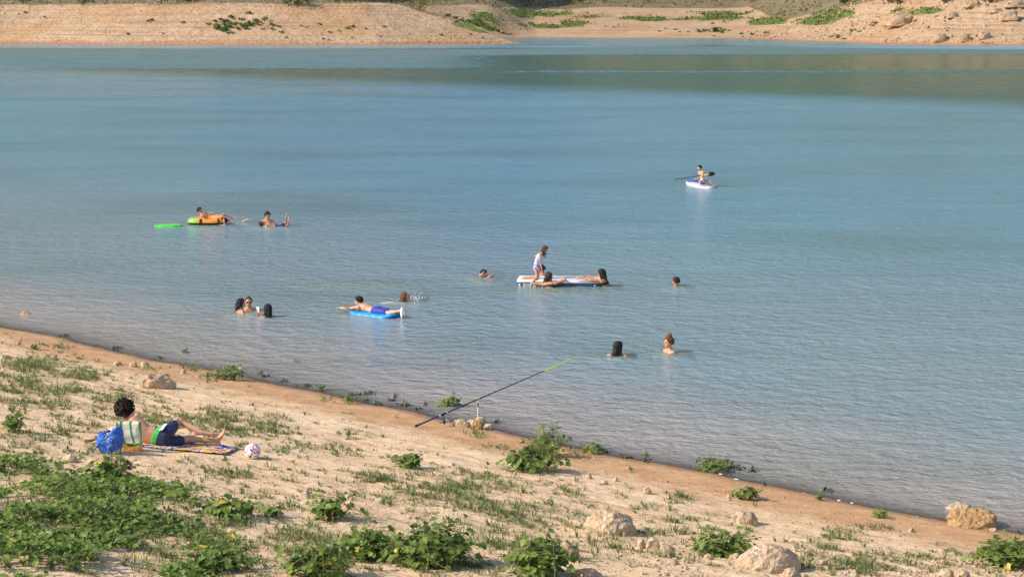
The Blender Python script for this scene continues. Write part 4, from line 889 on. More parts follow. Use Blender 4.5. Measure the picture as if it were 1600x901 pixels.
plain('floor', *slab(superell(.5, .24, 3), .015, .035), M_RUB['orange_vinyl'], boat)
person(bp, 'dark haired child reclining in the orange boat, legs over its end', 1.32, pel=(.20, .02, .19), up=(-.95, .05, .22), up2=(-.9, .0, .42), front=(.3, -.25, 1), look=(.8, -.35, -.1), hup=(-.15, 0, 1), hs=1.12, skin='tan', hair=('short', 'black'),
       arms=[((.3, .8, -.1), (.9, -.3, .1)), ((.25, -.85, .0), (.9, .35, .1))], legs=[((.85, .12, .30), (.85, .05, -.40), (.8, 0, .3)), ((.85, -.2, .26), (.8, -.2, -.52), (.9, 0, .1))], clothes=[('trunks', cloth('orange_fabric', (.8, .32, .08)), .08)])
swimmer(352, 351, 'small child in a pink top holding the right end of the orange boat', .12, H=1.15, front=(-1, -.4, 0), hs=1.15, skin='tan', hair=('short', 'black'), clothes=[('top', C_pink)], up=(.25, 0, 1), arms=[((-.9, .2, .1), (-.9, -.1, .2)), ((-.8, -.3, .15), (-.9, .1, .1))])
# --- green bodyboard
bb = W(264.5, 353.5); o_ = [(-.44, .0), (-.43, -.19), (-.2, -.25), (.15, -.24), (.36, -.15), (.44, 0), (.36, .15), (.15, .24), (-.2, .25), (-.43, .19)]
root = empty('bodyboard', bb, 'lime green bodyboard floating by itself left of the orange boat', 'bodyboard', rz=R(3))
V, Fc = soft_slab(o_, [(.96, -.02), (1, .0), (1, .035), (.96, .05)]); plain('deck', V, Fc, M_RUB['lime_foam'], root, smooth=False)
plain('tail_edge', *slab([(-.45, -.19), (-.40, -.2), (-.40, .2), (-.45, .19)], .0, .06), M_RUB['green_vinyl'], root, smooth=False, bevel=.01)
# --- the diver's feet, the man and the child with feet up
w = W(382, 347)
person(w, 'submerged person with only two bare feet sticking out of the water', 1.5, pel=(-.42, .1, -.62), up=(-.55, 0, -.8), front=(-.3, -1, 0), hair=('short', 'black'), skin='fair', voxel=.009,
       legs=[((.4, 0, .6), (.55, -.1, .68), (.95, -.1, .35)), ((.5, .2, .6), (.55, .1, .50), (.85, 0, .45))], arms=[((-.5, .5, -.5), (0, 1, 0)), ((-.5, -.5, -.5), (0, -1, 0))])
w = W(417, 351)
person(w, 'dark haired bearded man in the water looking down at the child he carries', 1.78, pel=(0, .14, -.42), up=(0, 0, 1), front=(.1, -1, 0), look=(.35, -.8, -.45), hup=(.1, -.4, .9), skin='tan', hair=('short', 'black'),
       arms=[((.35, -.35, -.8), (-.3, -.85, .2)), ((-.35, -.3, -.8), (.4, -.85, .1))])
w2 = W(422, 353)
person(w2, 'child lying back in the man\'s arms with both bare feet raised out of the water', 1.3, pel=(.26, -.05, -.05), up=(-.93, .05, .22), front=(0, -.15, 1), look=(-.1, -.25, .95), hup=(-.75, -.5, .3), hs=1.12, skin='tan', hair=('short', 'brown'),
       arms=[((.5, .3, -.2), (.8, .1, .2)), ((.2, -.5, -.2), (.8, -.1, .1))], legs=[((.5, .55, .25), (.12, -.55, .55), (.1, .1, 1)), ((.75, .2, .22), (.15, -.6, .42), (.2, .1, 1))], clothes=[('trunks', C_navy)])
# --- pair and the woman with the phone, left
swimmer(376, 487, 'black haired person with a pink strap facing the man in sunglasses', .20, H=1.5, front=(.9, .45, 0), skin='tan', hair=('bob', 'black'), female=True, clothes=[('bra', C_pink)], arms=[((.6, .3, -.5), (.8, .3, .1)), ((.25, -.6, -.6), (.5, .5, .3))])
J = swimmer(389, 484, 'man in dark sunglasses with close cropped hair beside the black haired person', .19, H=1.72, front=(.1, -1, 0), skin='tan', hair=('buzz', 'brown'), arms=[((-.5, -.3, -.6), (-.5, -.5, 0)), ((.75, -.3, -.35), (.6, -.6, -.2))])
Bd = Body()
for sg in (-1, 1): Bd.ell(J['hc'] + J['look'] * .054 * J['q'] + J['hside'] * sg * .019 * J['q'] + J['hup'] * .002 * J['q'], J['hside'], J['look'], J['hup'], .016 * J['q'], .006 * J['q'], .012 * J['q'], 2)
Bd.cone(J['hc'] + J['look'] * .052 * J['q'] - J['hside'] * .045 * J['q'] + J['hup'] * .006 * J['q'], .004, J['hc'] + J['look'] * .052 * J['q'] + J['hside'] * .045 * J['q'] + J['hup'] * .006 * J['q'], .004, 6)
part('sunglasses', Bd, J, C_black)
J = swimmer(419, 495, 'woman with long wet black hair seen from behind, lifting a phone', .17, H=1.62, front=(-.25, 1, 0), skin='tan', hair=('long', 'black'), female=True, clothes=[('bra', C_black)], arms=[((-.25, .45, -.45), (.0, -.1, .95)), ((.55, .3, -.6), (-.3, .8, .1))])
hp = J['w-1'] + Vector((.0, -.01, .11)); ph = empty('phone', hp, 'small white and green phone held up by the long haired woman', 'phone', rz=R(-20))
plain('case', *slab([(-.038, -.006), (.038, -.006), (.038, .006), (-.038, .006)], -.075, .075), simple('case_green', (.25, .45, .30), .4), ph, smooth=False, bevel=.004); plain('screen', *slab([(-.034, -.009), (.034, -.009), (.034, -.0065), (-.034, -.0065)], -.065, .065), C_white, ph, smooth=False)
# --- youth on the blue lilo
lp = W(589, 492); LD = nrm((.82, -.57, 0)); LS_ = Vector((-LD.y, LD.x, 0))
lilo = empty('air_mattress', lp, 'bright blue inflatable air mattress under the youth in navy trunks', 'air mattress', rz=math.atan2(LD.y, LD.x))
V = []; Fc = []; nx, ny = 48, 24
for side_ in (1, -1):
    for i in range(nx + 1):
        for j in range(ny + 1):
            a = i / nx * 2 - 1; b = j / ny * 2 - 1; e = (max(0, 1 - abs(a) ** 10) ** .5) * (max(0, 1 - abs(b) ** 6) ** .5)
            V.append((a * .61, b * .28, .005 + side_ * e * (.045 + .018 * abs(math.sin(a * 9.4))) + (.06 * sstep(.55, 1, abs(a)) if a > 0 else .03 * sstep(.7, 1, abs(a)))))
n1 = (nx + 1) * (ny + 1)
for i in range(nx):
    for j in range(ny):
        q = [i * (ny + 1) + j, (i + 1) * (ny + 1) + j, (i + 1) * (ny + 1) + j + 1, i * (ny + 1) + j + 1]; Fc += [q, [n1 + k for k in q[::-1]]]
plain('mattress', V, Fc, M_RUB['sky_vinyl'], lilo)
J = person(lp, 'youth in navy trunks lying face down on the blue air mattress', 1.5, pel=tuple(LD * .03 + Z * .10), up=tuple(-LD + Z * .04), up2=tuple(-LD + Z * .24), front=(0, 0, -1), look=(-.9, .3, .0), hup=(-.1, .1, 1), hs=1.05, skin='fair', hair=('short', 'black'), 
       arms=[(tuple(-LD * .8 - LS_ * .3 - Z * .15), tuple(-LD), None), (tuple(-LD * .75 + Vector((-.25, -.6, -.35))), (-.6, -.5, .25), (-.7, 0, .6))],
       legs=[(tuple(LD * 1 - Z * .02), tuple(LD * .85 + Z * .22), tuple(LD * .1 - Z * 1)), (tuple(LD * .97 - LS_ * .05), tuple(LD * .93 - LS_ * .25 + Z * .12), tuple(-Z * 1 + LD * .1))], clothes=[('trunks', C_blue, .15)])
for sg in (-1, 1):
    Bd = Body(); an = J['a%d' % sg]; fd = -Z; Bd.ell(an + LD * .028 + fd * .05, LS_, LD, Z, .046, .036, .135); Bd.ell(an + LD * .03 - fd * .02, LS_, LD, Z, .034, .03, .06)
    part('swim_shoe', Bd, J, M_RUB['white_rubber'])
# --- swimmer with a splash
swimmer(633, 471, 'brown haired swimmer facing right with a splash of water in front', .10, H=1.6, front=(1, -.1, 0), skin='tan', hair=('bob', 'auburn'), up=(-.45, 0, .8), arms=[((.2, .8, -.3), (.8, .3, .1)), ((-.5, -.7, -.15), (-.6, -.3, .2))])
r_ = np.random.default_rng(5); Bd = Body(); c = W(648, 470)
for k in range(120):
    a = r_.uniform(0, 1) ** 1.5; Bd.ell(c + Vector((r_.normal() * .09, r_.normal() * .08, abs(r_.normal()) * .07)), X, Y, Z, *([r_.uniform(.004, .013)] * 3), sub=1)
for (a, b) in [(600, 473.5), (609, 472)]: Bd.ell(W(a, b), X, Y, Z, .09, .03, .004, sub=2)
me = bpy.data.meshes.new('splash'); me.from_pydata(np.concatenate(Bd.v).tolist(), [], Bd.f); M_FOAM = simple('foam', (.82, .84, .84), .5)
tag(link('splash', me, M_FOAM), 'white splash and foam streaks around the brown haired swimmer', 'splash', kind='stuff')
# --- swimmer with mask
J = swimmer(757, 432, 'swimmer with a white strapped diving mask pushed up, facing left', .09, H=1.5, front=(-1, -.25, 0), skin='tan', hair=('short', 'black'), up=(-.6, 0, .55), clothes=[('trunks', C_blue)], arms=[((-.7, -.5, -.3), (-.9, 0, -.2)), ((-.5, .6, -.3), (-.9, 0, -.1))], cx=1.0)
Bd = Body(); q = J['q']; hc, lk, hu, hd = J['hc'], J['look'], J['hup'], J['hside']
pts = [hc + hd * .054 * q * math.sin(t) + lk * .064 * q * math.cos(t) + hu * (.030 + .006 * math.cos(t)) * q for t in np.linspace(0, T, 25)]
for a, b in zip(pts[:-1], pts[1:]): Bd.cone(a, .0075, b, .0075, 6)
part('mask_strap', Bd, J, C_white)
Bd = Body()
for sg in (-1, 1): Bd.ell(hc + lk * .066 * q + hd * .021 * q * sg + hu * .034 * q, hd, lk, hu, .026 * q, .012 * q, .022 * q)
part('mask', Bd, J, cloth('pink_rubber', (.8, .22, .22)))
# --- white and navy mat with four people
MA = W(807, 446.5); MB_ = W(940, 448); md = (MB_ - MA); ML = md.length; md.normalize(); mn = Vector((-md.y, md.x, 0)); MC = MA + md * ML / 2 + mn * .46
mat_ = empty('floating_mat', MC, 'white topped floating mat with navy lettered side, a girl kneeling on it', 'floating mat', rz=math.atan2(md.y, md.x))
ol = superell(ML / 2, .47, 12, 96)
V, Fc = soft_slab(ol, [(.97, -.05), (.995, -.03), (1, .0), (1, .085), ]); Fc = Fc[:-1]; plain('side_wall', V, Fc, M_RUB['navy_vinyl'], mat_)
k = NT('quilted_white'); n_ = k.noise(k.objc(), 7, 3); k.set(k.p.inputs['Base Color'], k.mix(n_, (.66, .60, .60), (.84, .80, .79))); k.set(k.p.inputs['Normal'], k.bump(n_, .03)); k.p.inputs['Roughness'].default_value = .5
V, Fc = soft_slab(ol, [(1.001, .086), (1.0, .115), (.993, .132), (.975, .14)]); plain('top', V, Fc, k.m, mat_)
def glyph(x, w_, h_, kind):
    zc = .032; y = -.4735; Vv = []
    def bar(a0, a1, z0, z1):
        V, Fc = slab([(a0, y - .002), (a1, y - .002), (a1, y + .004), (a0, y + .004)], z0, z1); return V, Fc
    out = [];
    if kind == 'o':
        for t0 in range(12):
            t1 = t0 + 1; a, b = t0 / 12 * T, t1 / 12 * T; R0, R1 = .5, .28
            out.append(([(x + math.cos(q) * r * w_, y - .002 - d * .0, zc + math.sin(q) * r * h_) for q, r in ((a, R1), (b, R1), (b, R0), (a, R0)) for d in (0,)], [[0, 1, 2, 3]]))
    else:
        for (a0, a1, z0, z1) in kind: out.append(bar(x + a0 * w_, x + a1 * w_, zc + z0 * h_, zc + z1 * h_))
    V = []; Fc = []
    for v, f in out: Fc += [[i + len(V) for i in q] for q in f]; V += v
    plain('lettering', V, Fc, M_RUB['white_vinyl'], mat_, smooth=False)
XL = -ML / 2
glyph(XL + .075, .05, .06, [(-.5, .5, -.5, .5)]); glyph(XL + .20, .08, .075, 'o'); glyph(XL + .285, .06, .06, 'o'); glyph(XL + .35, .03, .08, [(-.5, .5, -.5, .5)])
glyph(XL + .46, .08, .07, [(-.5, -.1, -.5, .5), (-.1, .5, -.5, -.15), (.2, .5, -.15, .3)]); glyph(XL + .55, .05, .06, [(-.5, .5, -.5, .3)]); glyph(XL + .66, .10, .07, [(-.5, .5, .2, .5), (-.2, .25, -.5, .2)]); glyph(XL + .835, .035, .085, [(-.5, .5, -.5, .5)])
glyph(XL + 1.93 * ML / 2.1, .03, .04, [(-.5, .5, -.5, .5)])
gk = MC + md * (-.50 * ML + .52) - mn * .10 + Z * .14
person(gk, 'girl in a pale blue swimsuit kneeling on the white mat, looking down', 1.18, pel=(-.03, 0, .312), up=(.14, 0, 1), up2=(.52, 0, .86), front=(.93, -.35, 0), look=(.75, -.35, -.45), hup=(.5, -.1, .85), hs=1.08, skin='tan', hair=('long', 'brown'), female=False,
       arms=[((-.75, .35, -.25), (.55, .1, -.75)), ((-.02, -.22, -.95), (.22, -.1, -.95), (.2, 0, -1))], legs=[((.06, .14, -1), (-.93, .15, .03), (-1, .2, -.1)), ((.12, -.12, -1), (-1, -.02, .03), (-1, .1, -.1))], clothes=[('top', C_lblue), ('briefs', C_flor)])
bs = MC + md * (-.5 * ML + .64) + mn * .68; bs.z = 0
person(bs, 'short haired child in the water on the far side of the white mat', 1.35, pel=(0, 0, -.26), front=(.1, 1, 0), look=(-.6, .8, .1), skin='dark', hair=('short', 'black'), hs=1.1, up=(-.12, -.05, 1), arms=[((-.5, .5, -.7), (-.2, .9, .1)), ((.5, .3, -.7), (.3, .8, 0))])
bl_ = MC + md * (-.5 * ML + .83) - mn * .63; bl_.z = 0
person(bl_, 'woman with wet dark hair leaning on the near edge of the white mat', 1.6, pel=(0, -.14, -.36), up=(.0, .38, .95), front=(.25, 1, 0), look=(.85, .6, .05), hup=(-.1, .1, 1), skin='tan', hair=('bob', 'brown'), female=True, clothes=[('bra', C_black)],
       arms=[((-.85, .1, .05), (.35, .75, .35), (0, 1, 0)), ((.85, .15, .28), (-.25, .85, .05), (-.4, .9, 0))])
br_ = MC + md * (.5 * ML + .04) - mn * .30; br_.z = 0
person(br_, 'woman with long black hair holding on to the right end of the white mat', 1.62, pel=(.10, -.05, -.33), up=(-.2, .05, 1), front=(-1, .35, 0), look=(-.9, .55, -.1), skin='tan', hair=('long', 'black'), female=True, clothes=[('bra', C_black)],
       arms=[((-.85, -.12, .10), (-.9, .25, .22), (-1, .1, -.1)), ((-.7, .5, .1), (-.95, .15, .16), (-1, 0, 0))])
# --- single swimmers right
swimmer(1057, 446, 'man with close cropped hair seen from behind, submerged to the neck at the right', .10, H=1.75, front=(-.7, .75, 0), skin='dark', hair=('buzz', 'black'), arms=[((-.8, .3, -.1), (-.6, .7, -.1)), ((.8, .2, -.1), (.7, .5, -.1))])
swimmer(965, 555, 'long black haired woman seen from behind in the water near the rod tip', .165, H=1.62, front=(.25, .95, 0), look=(.75, .65, 0), skin='tan', hair=('long', 'black'), female=True, clothes=[('bra', C_black)], arms=[((-.85, .2, -.22), (-.6, .7, -.2)), ((.85, .2, -.22), (.6, .7, -.2))])
swimmer(1046, 550, 'woman with brown hair in a high bun and black straps facing left', .20, H=1.66, front=(-.85, -.5, 0), look=(-1, -.25, 0), skin='tan', hair=('bun', 'auburn'), female=True, clothes=[('top', C_black)], arms=[((-.2, .8, -.4), (-.6, .4, -.2)), ((.35, -.8, -.35), (-.5, -.6, -.2))])
# --- paddle board
sp_ = W(1094, 291); bd = nrm((-.27, .96, 0))
sup = empty('paddle_board', sp_, 'white paddle board with a blue nose pad, a boy sitting on it', 'paddle board', rz=math.atan2(bd.y, bd.x))
ol = [(1.2 * math.sin(t) , .34 * math.copysign(abs(math.cos(t)) ** .75, math.cos(t))) for t in np.linspace(-math.pi, math.pi, 60, endpoint=False)]
V, Fc = soft_slab(ol, [((.98, .93), -.04), ((1, 1), 0), ((1, 1), .065), ((.985, .95), .088), ((.97, .90), .095)])
V = [(a, b, z + .05 * sstep(.4, 1.2, a)) for a, b, z in V]; plain('hull', V, Fc, simple('lilac_white', (.60, .55, .62), .4), sup)
V, Fc = soft_slab([(a * .40 + .62, b * .80) for a, b in superell(1.2, .34, 2.4, 40)], [((1, 1), .0965), ((1, 1), .103)]); plain('nose_pad', [(a, b, z + .05 * float(sstep(.4, 1.2, a)) + .004) for a, b, z in V], Fc, M_RUB['pad_blue'], sup)
V, Fc = soft_slab([(a - .55, b) for a, b in superell(.58, .28, 4, 40)], [((1, 1), .0965), ((1, 1), .102)]); plain('deck_pad', V, Fc, M_RUB['grey_vinyl'], sup)
bs = sp_ + Vector((.04, -.06, .10))
person(bs, 'boy sitting on the paddle board in pale shorts with a paddle across his lap', 1.36, pel=(0.05, 0, .09), up=(-.06, 0, 1), up2=(-.28, -.1, .95), front=(-.75, -.65, 0), look=(-.8, -.5, -.25), hup=(-.25, -.1, .95), hs=1.1, skin='fair', hair=('short', 'black'),
       arms=[((-.25, -.55, -.8), (-.75, .0, -.25)), ((.35, .0, -.85), (.10, -.55, -.12))], legs=[((-.55, -.75, .15), (.05, -.2, -.95), (-.7, -.7, 0)), ((.75, -.55, .45), (.62, -.25, -.75), (.6, -.7, 0))], clothes=[('trunks', m_pattern('shorts_print', [(.6, .62, .75), (.05, .06, .15), (.75, .75, .8)], 22), .17)])
pa = sp_ + Vector((-1.0, -.30, .30)); pb = sp_ + Vector((.50, -.26, .52)); pd_ = (pb - pa).normalized()
pr = empty('paddle', (pa + pb) / 2, 'black and yellow paddle held across the boy\'s lap', 'paddle'); Bd = Body(); Bd.cone(pa, .014, pb - pd_ * .36, .014, 8)
JJ = dict(loc=(pa + pb) / 2, rt=pr); part('shaft', Bd, JJ, M_RUB['carbon'])
Bd = Body(); Bd.cone(pb - pd_ * .42, .016, pb - pd_ * .20, .028, 8); part('blade_neck', Bd, JJ, M_RUB['yellow_paint'])
Bd = Body(); Bd.ell(pb - pd_ * .10, pd_, Y, pd_.cross(Y), .16, .02, .085); part('blade', Bd, JJ, M_RUB['carbon'])
Bd = Body(); sd_ = Vector((-.1, 0, 1)); Bd.cone(pa - sd_ * .045, .013, pa + sd_ * .045, .013, 8); part('grip', Bd, JJ, M_RUB['carbon'])

# ------------------------------------------------------------------ on the beach
mp = G(254, 700); mp.z = float(near_z(mp.x, mp.y))
def m_towel():
    k = NT('beach_towel'); o = k.objc(); n_ = k.noise(k.mapv(o, (7, 9, 1)), 1.0, 2, .4, 1.0)
    k.set(k.p.inputs['Base Color'], k.ramp(n_, [(0, (.02, .05, .30)), (.40, (.02, .05, .30)), (.44, (.72, .66, .58)), (.5, (.75, .42, .02)), (.57, (.78, .30, .03)), (.63, (.03, .06, .22))], 'CONSTANT')); k.p.inputs['Roughness'].default_value = .95; return k.m
td = nrm((.97, -.12, 0)); tn = Vector((-td.y, td.x, 0)); V = []; Fc = []; nx, ny = 70, 30
tw = empty('towel', mp, 'blue, yellow and white beach towel under the reclining man', 'towel')
for i in range(nx + 1):
    for j in range(ny + 1):
        p = mp + td * (-.98 + i / nx * 1.92) + tn * (-.16 + j / ny * .78); z = float(near_z(p.x, p.y)) + .014 + .012 * float(fbm(p.x * 6, p.y * 6, 3, 2)) + .004
        V.append((p.x - mp.x, p.y - mp.y, z - mp.z))
for i in range(nx):
    for j in range(ny): Fc.append([i * (ny + 1) + j, (i + 1) * (ny + 1) + j, (i + 1) * (ny + 1) + j + 1, i * (ny + 1) + j + 1])
o = plain('cloth', V, Fc, m_towel(), tw); q = o.modifiers.new('t', 'SOLIDIFY'); q.thickness = .008; q.offset = 1
J = person(mp, 'man with big dark curly hair reclining on the beach towel', 1.72, pel=(-.01, .10, .12), up=(-.92, .0, .26), up2=(-.74, .06, .50), front=(.45, .9, .1), look=(.15, 1, -.1), hup=(-.05, .15, 1), hs=1.0, skin='fair', hair=('curly', 'dry'), voxel=.007,
       arms=[((-.25, .45, -.6), (.1, .9, -.12), (.1, 1, 0)), ((.55, -.10, -.75), (.75, .3, -.28), (.6, .5, -.1))],
       legs=[((.72, .62, .02), (.95, .15, -.12), (.35, -.05, .9)), ((.22, .88, .24), (.88, -.25, -.38), (.85, .1, -.1))], clothes=[('trunks', cloth('dark_slate_fabric', (.022, .03, .075)), .14)])
# coloured side panels of his trunks
h = 1.76; Pp, up_ = J['P'], nrm((-.92, 0, .26)); hp1, kn1 = J['h1'], J['k1']
def hippanel(name, mat, ang0, ang1, t0, t1):
    V = []; Fc = []; a = hp1 - (kn1 - hp1) * .32; b = hp1 + (kn1 - hp1) * .70; z = (b - a).normalized(); x = Vector((0, -1, 0)); x = (x - z * x.dot(z)).normalized(); y = z.cross(x)
    for i in range(13):
        for j in range(9):
            t = t0 + (t1 - t0) * i / 12; q = ang0 + (ang1 - ang0) * j / 8; r_ = .102 + .014 * math.sin(t * 3.1); V.append(tuple(a + (b - a) * t + (x * math.cos(q) + y * math.sin(q)) * r_ - J['loc']))
    for i in range(12):
        for j in range(8): Fc.append([i * 9 + j, (i + 1) * 9 + j, (i + 1) * 9 + j + 1, i * 9 + j + 1])
    o = plain(name, V, Fc, mat, J['rt']); q = o.modifiers.new('t', 'SOLIDIFY'); q.thickness = .006
Bd = Body(); Bd.torso([(Pp + up_ * t * h, nrm((.45, .9, .1)), (.085 + .001) * h + .017, .060 * h + .017) for t in (.012, .03, .052)], nrm(nrm((.45, .9, .1)).cross(up_)))
link('green_panel', Bd.mesh('green_panel', J['loc'], .007, 1), cloth('green_fabric', (.10, .62, .14)), J['rt'])
hippanel('white_panel', C_white, -1.35, -.75, .08, .5)
# striped bag standing behind him
def m_bag():
    k = NT('printed_bag'); sp = k.n('ShaderNodeSeparateXYZ', ins={0: k.objc()}); x, z = sp.outputs['X'], sp.outputs['Z']
    xw = k.math('ADD', x, k.math('MULTIPLY', k.math('POWER', k.math('SUBTRACT', .42, z), 2.0), -.55))
    st = k.math('FRACT', k.math('MULTIPLY_ADD', xw, 7.8, .72)); c = k.mix(k.mr(st, .74, .77), (.80, .78, .58), (.06, .26, .13))
    n_ = k.noise(k.objc(), 10, 3); c = k.mix(k.mr(k.math('ADD', n_, k.math('MULTIPLY', z, -.5)), .44, .50), c, (.80, .66, .08))
    low = k.mr(z, .10, .115, 1, 0); vv = k.n('ShaderNodeTexVoronoi', ins={'Vector': k.objc(), 'Scale': 16.0}); rr = k.n('ShaderNodeSeparateColor', ins={0: vv.outputs['Color']}).outputs[0]
    veg = k.ramp(rr, [(0, (.08, .20, .03)), (.35, (.75, .16, .03)), (.6, (.04, .07, .02)), (.8, (.40, .50, .05))], 'CONSTANT'); c = k.mix(k.mr(k.math('ADD', z, k.math('MULTIPLY', n_, .06)), .135, .145, 1, 0), c, veg)
    c = k.mix(k.mr(z, .065, .075, 1, 0), c, (.78, .34, .06)); k.set(k.p.inputs['Base Color'], c); k.p.inputs['Roughness'].default_value = .4; k.set(k.p.inputs['Normal'], k.bump(n_, .02)); return k.m
sb = G(203, 703); sbr = empty('shopping_bag', sb, 'white and green striped shopping bag with printed vegetables standing against the man\'s back', 'bag', rz=R(6))
def bagbody(wd, dp, ht, seed, top=.9, nz=16, n=40, crump=.012):
    V = []; Fc = []
    for i in range(nz + 1):
        t = i / nz; sc = 1 - (1 - top) * t
        for j, (a, b) in enumerate(superell(wd / 2, dp / 2, 6, n)):
            nn = float(fbm(a * 9 + seed, b * 9 + t * 5, seed, 3)) * crump * (.3 + t); V.append((a * sc + nn, b * sc * (1 - .5 * t) + nn * 1.4, t * ht + (.012 * float(vnoise(a * 14, b * 14, seed)) if i == nz else 0)))
    for i in range(nz):
        for j in range(n): Fc.append([i * n + j, i * n + (j + 1) % n, (i + 1) * n + (j + 1) % n, (i + 1) * n + j])
    Fc.append(list(range(n))[::-1]); return V, Fc
V, Fc = bagbody(.34, .20, .40, 3, .97); o = plain('bag_body', V, Fc, m_bag(), sbr); q = o.modifiers.new('t', 'SOLIDIFY'); q.thickness = .004
Bd = Body()
for x_ in (-.17, .165): Bd.cone((x_, -.095, .10), .008, (x_ * .98, -.05, .40), .008, 6)
me = bpy.data.meshes.new('piping'); me.from_pydata(np.concatenate(Bd.v[:1]).tolist(), [], Bd.f[:len(Bd.f) // 2]); link('piping', me, cloth('green_piping', (.03, .18, .08)), sbr)
me = bpy.data.meshes.new('piping'); me.from_pydata(Bd.v[1].tolist(), [], [[i - len(Bd.v[0]) for i in f] for f in Bd.f[len(Bd.f) // 2:]]); link('piping', me, CL['green_piping'], sbr)
# blue bag
bg = G(173, 708); br = empty('plastic_bag', bg, 'crumpled shiny royal blue plastic bag standing left of the striped bag', 'bag', rz=R(-8))
k = NT('blue_plastic'); n_ = k.noise(k.objc(), 9, 4, .6, 1.5); k.set(k.p.inputs['Base Color'], k.mix(k.mr(n_, .4, .6), (.01, .07, .40), (.02, .16, .62))); k.p.inputs['Roughness'].default_value = .22; k.set(k.p.inputs['Normal'], k.bump(n_, .05)); M_BP = k.m
V = []; Fc = []; nz, n = 26, 56
for i in range(nz + 1):
    t = i / nz; sc = .80 + .32 * math.sin(t * 2.3) - .42 * max(0, t - .6)
    for j in range(n):
        a = j / n * T; fold = 1 + .10 * math.sin(a * 5 + t * 6) * t + .14 * float(fbm(math.cos(a) * 2.2 + 5, math.sin(a) * 2.2 + t * 3, 8, 3))
        V.append((math.cos(a) * .17 * sc * fold, math.sin(a) * .13 * sc * fold, t * .30 + (.035 * float(vnoise(math.cos(a) * 2.5, math.sin(a) * 2.5, 4)) + .07 * max(0, math.cos(a)) * 1) * t ** 2))
for i in range(nz):
    for j in range(n): Fc.append([i * n + j, i * n + (j + 1) % n, (i + 1) * n + (j + 1) % n, (i + 1) * n + j])
Fc.append(list(range(n))[::-1]); o = plain('bag_body', V, Fc, M_BP, br); q = o.modifiers.new('t', 'SOLIDIFY'); q.thickness = .004
Bd = Body(); pts = [(-.12, -.08, .16), (-.17, -.10, .10), (-.21, -.11, .03), (-.235, -.11, .01)]
for a, b in zip(pts[:-1], pts[1:]): Bd.cone(a, .014, b, .010, 6)
me = bpy.data.meshes.new('handle'); me.from_pydata(np.concatenate(Bd.v).tolist(), [], Bd.f); link('handle', me, M_BP, br)
def lump(name, label, cat, p, r_, mat, seed, sub=3): 
    o = link(name, rock_mesh(name, *r_, seed, sub, .3), mat); o.location = p; return tag(o, label, cat)
lump('bundled_cloth', 'grey, red and black printed cloth stuffed in the mouth of the blue bag', 'cloth', bg + Vector((-.03, -.075, .22)), (.095, .07, .085), m_pattern('grey_print', [(.42, .43, .46), (.45, .46, .50), (.5, .5, .54), (.03, .03, .04), (.36, .36, .40)], 18), 5)
lump('bundled_cloth', 'red folded cloth in the top of the blue bag', 'cloth', bg + Vector((.04, -.06, .295)), (.042, .03, .022), cloth('red_fabric', (.65, .03, .06)), 6)
lump('bundled_cloth', 'white folded cloth sticking out of the top of the blue bag', 'cloth', bg + Vector((.035, -.01, .335)), (.04, .03, .028), C_white, 9)
# sandals at the towel's end
for k_, (a, b) in enumerate([(146, 690), (154, 688)]):
    p = G(a, b); r0 = empty('sandal', p, ['brown sandal at the left end of the towel, the outer one', 'brown sandal at the left end of the towel, the one nearer the blue bag'][k_], 'sandal', 'sandals by the towel', rz=R(20 + 25 * k_))
    plain('sole', *slab([(a_ * 1.0, b_ * (1 + .15 * math.copysign(1, a_))) for a_, b_ in superell(.13, .042, 2.6, 28)], .012, .035), simple('brown_sole', (.12, .06, .035), .7) if k_ == 0 else bpy.data.materials['brown_sole'], r0, bevel=.004)
    Bd = Body(); pt = [Vector((.03, -.045, .03)), Vector((.035, -.03, .065)), Vector((.04, 0, .078)), Vector((.035, .03, .065)), Vector((.03, .045, .03))]
    for a_, b_ in zip(pt[:-1], pt[1:]): Bd.cone(a_, .012, b_, .012, 6)
    me = bpy.data.meshes.new('strap'); me.from_pydata(np.concatenate(Bd.v).tolist(), [], Bd.f); link('strap', me, simple('brown_strap', (.20, .09, .05), .7), r0)
# football
fb = G(394, 717.5); FR = .112
k = NT('football_print'); v = k.n('ShaderNodeTexVoronoi', feature='DISTANCE_TO_EDGE', ins={'Vector': k.mapv(k.objc(), (1, 1, 1), loc=(.3, .1, .2)), 'Scale': 12.5}); n_ = k.noise(k.objc(), 16, 2)
c = k.mix(k.mr(k.math('ADD', v.outputs[0], k.math('MULTIPLY_ADD', n_, .10, -.05)), .055, .075, 1, 0), (.84, .82, .82), k.ramp(k.noise(k.objc(), 20, 1), [(.0, (.03, .03, .10)), (.5, (.55, .10, .10))], 'CONSTANT')); k.set(k.p.inputs['Base Color'], c); k.p.inputs['Roughness'].default_value = .35
k.set(k.p.inputs['Normal'], k.bump(v.outputs[0], .02, .5))
vv, ff = ICO[5]; o = link('football', np_mesh('football', vv * FR, ff), k.m); o.location = fb + Vector((0, .05, 0)); o.location.z = float(near_z(o.location.x, o.location.y)) + FR * .97; tag(o, 'white football with thin dark and red star lines lying on the sand', 'football')
p = G(42, 629); lump('wrapper', 'scrap of crumpled white paper lying in the grass near the left edge', 'litter', p + Z * .02, (.045, .03, .04), C_white, 21)
# fishing rod and its rest
RB = G(651, 667) + Z * .02; hb = G(745, 662); 
